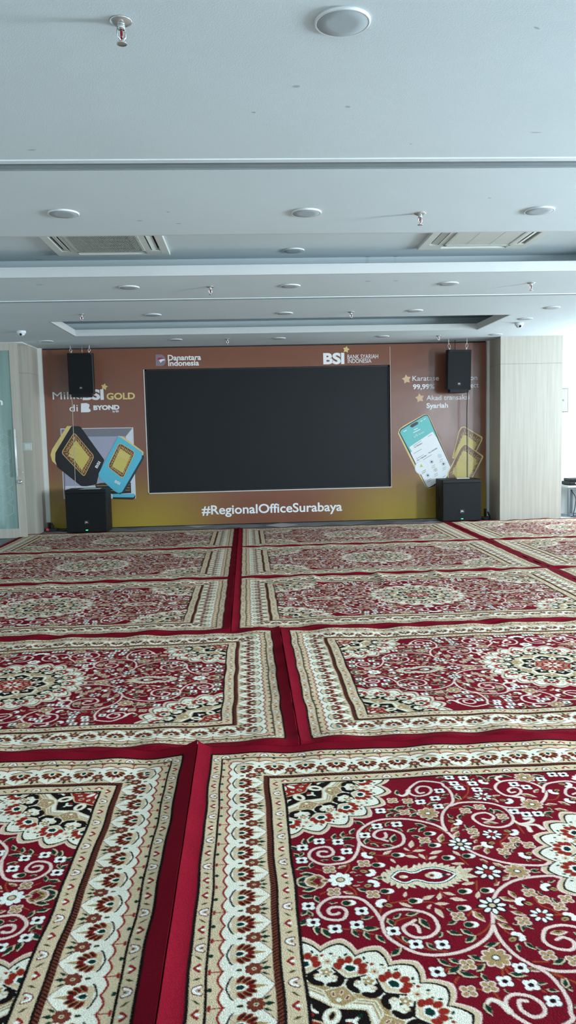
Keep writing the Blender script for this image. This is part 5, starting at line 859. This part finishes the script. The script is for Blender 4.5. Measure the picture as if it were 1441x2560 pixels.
    m = (u >= 309) & (u < 358); a[m] = b2[(s[m] % PT), u[m] - 309]
    return a

# ------------------------------------------------------------------ carpets
PATTERN = rug_quarter()
PALV = np.array([lin(PAL[n]) for n in PN], np.float32)

def wool_mat():
    m = bpy.data.materials.new('cut_pile_wool'); m.use_nodes = True; nt = m.node_tree; L = nt.links.new; b = nt.nodes['Principled BSDF']
    at = nt.nodes.new('ShaderNodeAttribute'); at.attribute_name = 'pattern'
    tc = nt.nodes.new('ShaderNodeTexCoord'); n1 = nt.nodes.new('ShaderNodeTexNoise'); n1.inputs['Scale'].default_value = 260; n1.inputs['Detail'].default_value = 2
    n2 = nt.nodes.new('ShaderNodeTexNoise'); n2.inputs['Scale'].default_value = 5; n2.inputs['Detail'].default_value = 3
    L(tc.outputs['Object'], n1.inputs['Vector']); L(tc.outputs['Object'], n2.inputs['Vector'])
    def rng(src, a, c, lo, hi):
        n = nt.nodes.new('ShaderNodeMapRange'); n.inputs['From Min'].default_value = a; n.inputs['From Max'].default_value = c; n.inputs['To Min'].default_value = lo; n.inputs['To Max'].default_value = hi; L(src, n.inputs['Value']); return n.outputs[0]
    mu = nt.nodes.new('ShaderNodeMath'); mu.operation = 'MULTIPLY'; L(rng(n1.outputs[0], .3, .7, .80, 1.16), mu.inputs[0]); L(rng(n2.outputs[0], .3, .7, .93, 1.06), mu.inputs[1])
    vm = nt.nodes.new('ShaderNodeVectorMath'); vm.operation = 'SCALE'; L(at.outputs['Color'], vm.inputs[0]); L(mu.outputs[0], vm.inputs['Scale']); L(vm.outputs[0], b.inputs['Base Color'])
    bp = nt.nodes.new('ShaderNodeBump'); bp.inputs['Strength'].default_value = .5; bp.inputs['Distance'].default_value = .004; L(n1.outputs[0], bp.inputs['Height']); L(bp.outputs[0], b.inputs['Normal'])
    b.inputs['Roughness'].default_value = .9; b.inputs['Specular IOR Level'].default_value = .03
    b.inputs['Sheen Weight'].default_value = .0
    return m
M_WOOL = wool_mat()

def axis(parts):
    o = []
    for a, b, st in parts:
        n = max(1, int(round((b - a) / st))); o += list(np.linspace(a, b, n, endpoint=False))
    return np.array(o + [parts[-1][1]])

def rug(x0, y0, W, H, xs, ys, k, seed, lab, group, wave=1., creases=(), curl=()):
    """x0, y0: near-left corner. xs, ys in pattern millimetres (3150 x 2130) from the far-left corner"""
    r = np.random.default_rng(seed); X, Y = np.meshgrid(xs, ys)
    col = np.zeros((*X.shape, 3), np.float32)
    gx = np.gradient(xs)[None, :]; gy = np.gradient(ys)[:, None]
    for i in range(k):
        for j in range(k):
            px = X + ((i + .5) / k - .5) * gx + r.normal(0, 1.0, X.shape); py = Y + ((j + .5) / k - .5) * gy + r.normal(0, 1.0, X.shape)
            ix = np.clip(np.minimum(px, 3149 - px), 0, 1574).astype(int); iy = np.clip(np.minimum(py, 2129 - py), 0, 1064).astype(int)
            col += PALV[PATTERN[iy, ix]]
    col /= k * k
    u, v = X / 3150., Y / 2130.
    ph = r.uniform(0, 6.28, 16); e = np.minimum(v, 1 - v) * H; ex = np.minimum(u, 1 - u) * W
    z = .013 + 0 * u
    edge = np.exp(-e / .16)
    for i, (lm, am) in enumerate(((.26, .0045), (.43, .005), (.75, .004))): z += wave * am * (1 + np.sin(u * W / lm * 6.283 + ph[i] + 1.5 * np.sin(v * 5 + ph[i + 4]))) * (.12 + .88 * edge)
    edx = np.exp(-ex / .14)
    z += wave * .003 * (1 + np.sin(v * H / .37 * 6.283 + ph[8])) * edx
    z += wave * .003 * (1 + np.sin(u * W / 1.1 * 6.283 + v * 6 + ph[9]))
    for (cu, cw, ch, v0, v1) in creases: z += ch * np.exp(-((u - cu - .03 * (v - v0)) * W / cw) ** 2) * np.clip((v1 - v) / .15, 0, 1) * np.clip((v - v0) / .04 + .3, 0, 1)
    for (side, wdt, hgt) in curl:
        dd = {'l': u * W, 'r': (1 - u) * W, 'f': v * H, 'n': (1 - v) * H}[side]; z += hgt * np.clip(1 - dd / wdt, 0, 1) ** 1.5
    wx = wave * .0024 * (np.sin(v * H / .5 * 6.283 + ph[10]) + .6 * np.sin(v * H / .27 * 6.283 + ph[11]))
    wy = wave * .0028 * (np.sin(u * W / .62 * 6.283 + ph[12]) + .6 * np.sin(u * W / .33 * 6.283 + ph[13]))
    lim = np.clip(np.minimum(e, ex) / .05, 0, 1)
    nx, ny = len(xs), len(ys); N = nx * ny
    co = np.stack([x0 + u * W + wx * lim, y0 + (1 - v) * H + wy * lim, z], -1).reshape(-1, 3)
    ring = np.concatenate([np.arange(nx), nx * np.arange(1, ny) + nx - 1, N - 2 - np.arange(nx - 1), nx * np.arange(ny - 2, 0, -1)])
    skirt = co[ring].copy(); skirt[:, 2] = .001
    co = np.vstack([co, skirt]).astype(np.float32)
    a = (np.arange(ny - 1)[:, None] * nx + np.arange(nx - 1)[None, :]).ravel()
    q = np.stack([a, a + nx, a + nx + 1, a + 1], 1)
    m = len(ring); i = np.arange(m); j = (i + 1) % m
    q = np.vstack([q, np.stack([ring[i], ring[j], N + j, N + i], 1)]).astype(np.int32)
    me = bpy.data.meshes.new('patterned_rug'); me.vertices.add(len(co)); me.vertices.foreach_set('co', co.ravel())
    me.loops.add(q.size); me.loops.foreach_set('vertex_index', q.ravel()); me.polygons.add(len(q)); me.polygons.foreach_set('loop_start', np.arange(0, q.size, 4, dtype=np.int32))
    me.polygons.foreach_set('use_smooth', np.ones(len(q), bool)); me.update(calc_edges=True)
    ca = me.color_attributes.new('pattern', 'BYTE_COLOR', 'POINT')
    rgba = np.ones((len(co), 4), np.float32); rgba[:N, :3] = col.reshape(-1, 3); rgba[N:, :3] = col.reshape(-1, 3)[ring]
    ca.data.foreach_set('color', rgba.ravel())
    me.materials.append(M_WOOL)
    o = bpy.data.objects.new('patterned_rug', me); COL.objects.link(o)
    return tag(o, lab, 'rug', group)

GRP = 'red medallion rugs laid edge to edge'
FX = lambda st: axis([(0, 3150, st)]); FY = lambda st: axis([(0, 2130, st)])
XA, XB, XC = -.145, 3.003, 6.12
G = .004
# far rows
rug(XA - 3.15, 9.705, 3.15 - G, 1.975, FX(8.5), FY(7), 3, 11, 'red medallion rug in front of the left subwoofer', GRP, .45, curl=(('n', .10, .012), ('r', .06, .008)))
rug(XA, 9.70, 3.15 - G, 1.955, FX(8.5), FY(7), 3, 12, 'red medallion rug below the hashtag lettering, touching the grey floor', GRP, .45, curl=(('n', .10, .010), ('l', .05, .012)))
rug(XB, 9.71, 3.10, 2.0, FX(9), FY(7), 3, 13, 'red medallion rug at the foot of the right wood pier', GRP, .8)
rug(XA - 3.15, 7.604, 3.15 - G, 2.10 - G, FX(7), FY(6), 3, 14, 'red medallion rug second from the stage, left of the long red seam', GRP, .8, curl=(('r', .06, .008),))
rug(XA, 7.602, 3.15 - G, 2.10 - G, FX(7), FY(6), 3, 15, 'red medallion rug second from the stage, between the two long red seams', GRP, .8, curl=(('l', .05, .012),))
rug(XB, 7.606, 3.10, 2.10 - G, FX(8), FY(7), 3, 16, 'red medallion rug second from the stage, right of the right seam', GRP, .8)
rug(XA - 3.15, 5.514, 3.15 - G, 2.09 - G, FX(5.5), FY(4.5), 3, 17, 'red medallion rug third from the stage, left of the long red seam', GRP, .9, curl=(('r', .06, .012),))
rug(XA, 5.512, 3.15 - G, 2.09 - G, FX(5.5), FY(4.5), 3, 18, 'creased red medallion rug third from the stage, right of the long red seam', GRP, .9, creases=((.24, .035, .013, 0., .35), (.44, .04, .014, 0., .38), (.62, .035, .012, 0., .25), (.80, .035, .010, 0., .2)), curl=(('l', .05, .014),))
rug(XB, 5.516, 3.10, 2.09 - G, FX(8), FY(7), 3, 19, 'red medallion rug corner third from the stage at the right edge', GRP, .8)
# row in front of the long seam
rug(.206 - 3.15, 3.402, 3.15 - G, 2.11 - G, axis([(0, 700, 6), (700, 3150, 4.2)]), FY(3.8), 2, 20, 'wavy red medallion rug across the middle left, half its medallion cut by the left edge', GRP, 1.05, curl=(('r', .06, .012), ('n', .10, .010)))
rug(.206, 3.402, 3.15 - G, 2.11 - G, axis([(0, 2500, 4.0), (2500, 3150, 7)]), FY(3.7), 2, 21, 'red medallion rug across the middle right with its medallion near the right edge', GRP, 1.1, curl=(('l', .06, .014), ('n', .08, .008)))
# nearest row
rug(-.25 - 3.15, 1.268, 3.15 - G, 2.13, axis([(0, 2150, 7), (2150, 3150, 2.1)]), axis([(0, 1720, 2.1), (1720, 2130, 6)]), 2, 22, 'nearest red medallion rug in the bottom left corner', GRP, .9, curl=(('r', .075, .028), ('f', .07, .010)))
rug(-.25, 1.268, 3.15, 2.13, axis([(0, 1680, 1.9), (1680, 3150, 5)]), axis([(0, 1720, 1.9), (1720, 2130, 6)]), 2, 23, 'nearest and largest red medallion rug with the white spirals at the bottom right', GRP, .7, curl=(('l', .06, .030), ('f', .08, .006)))
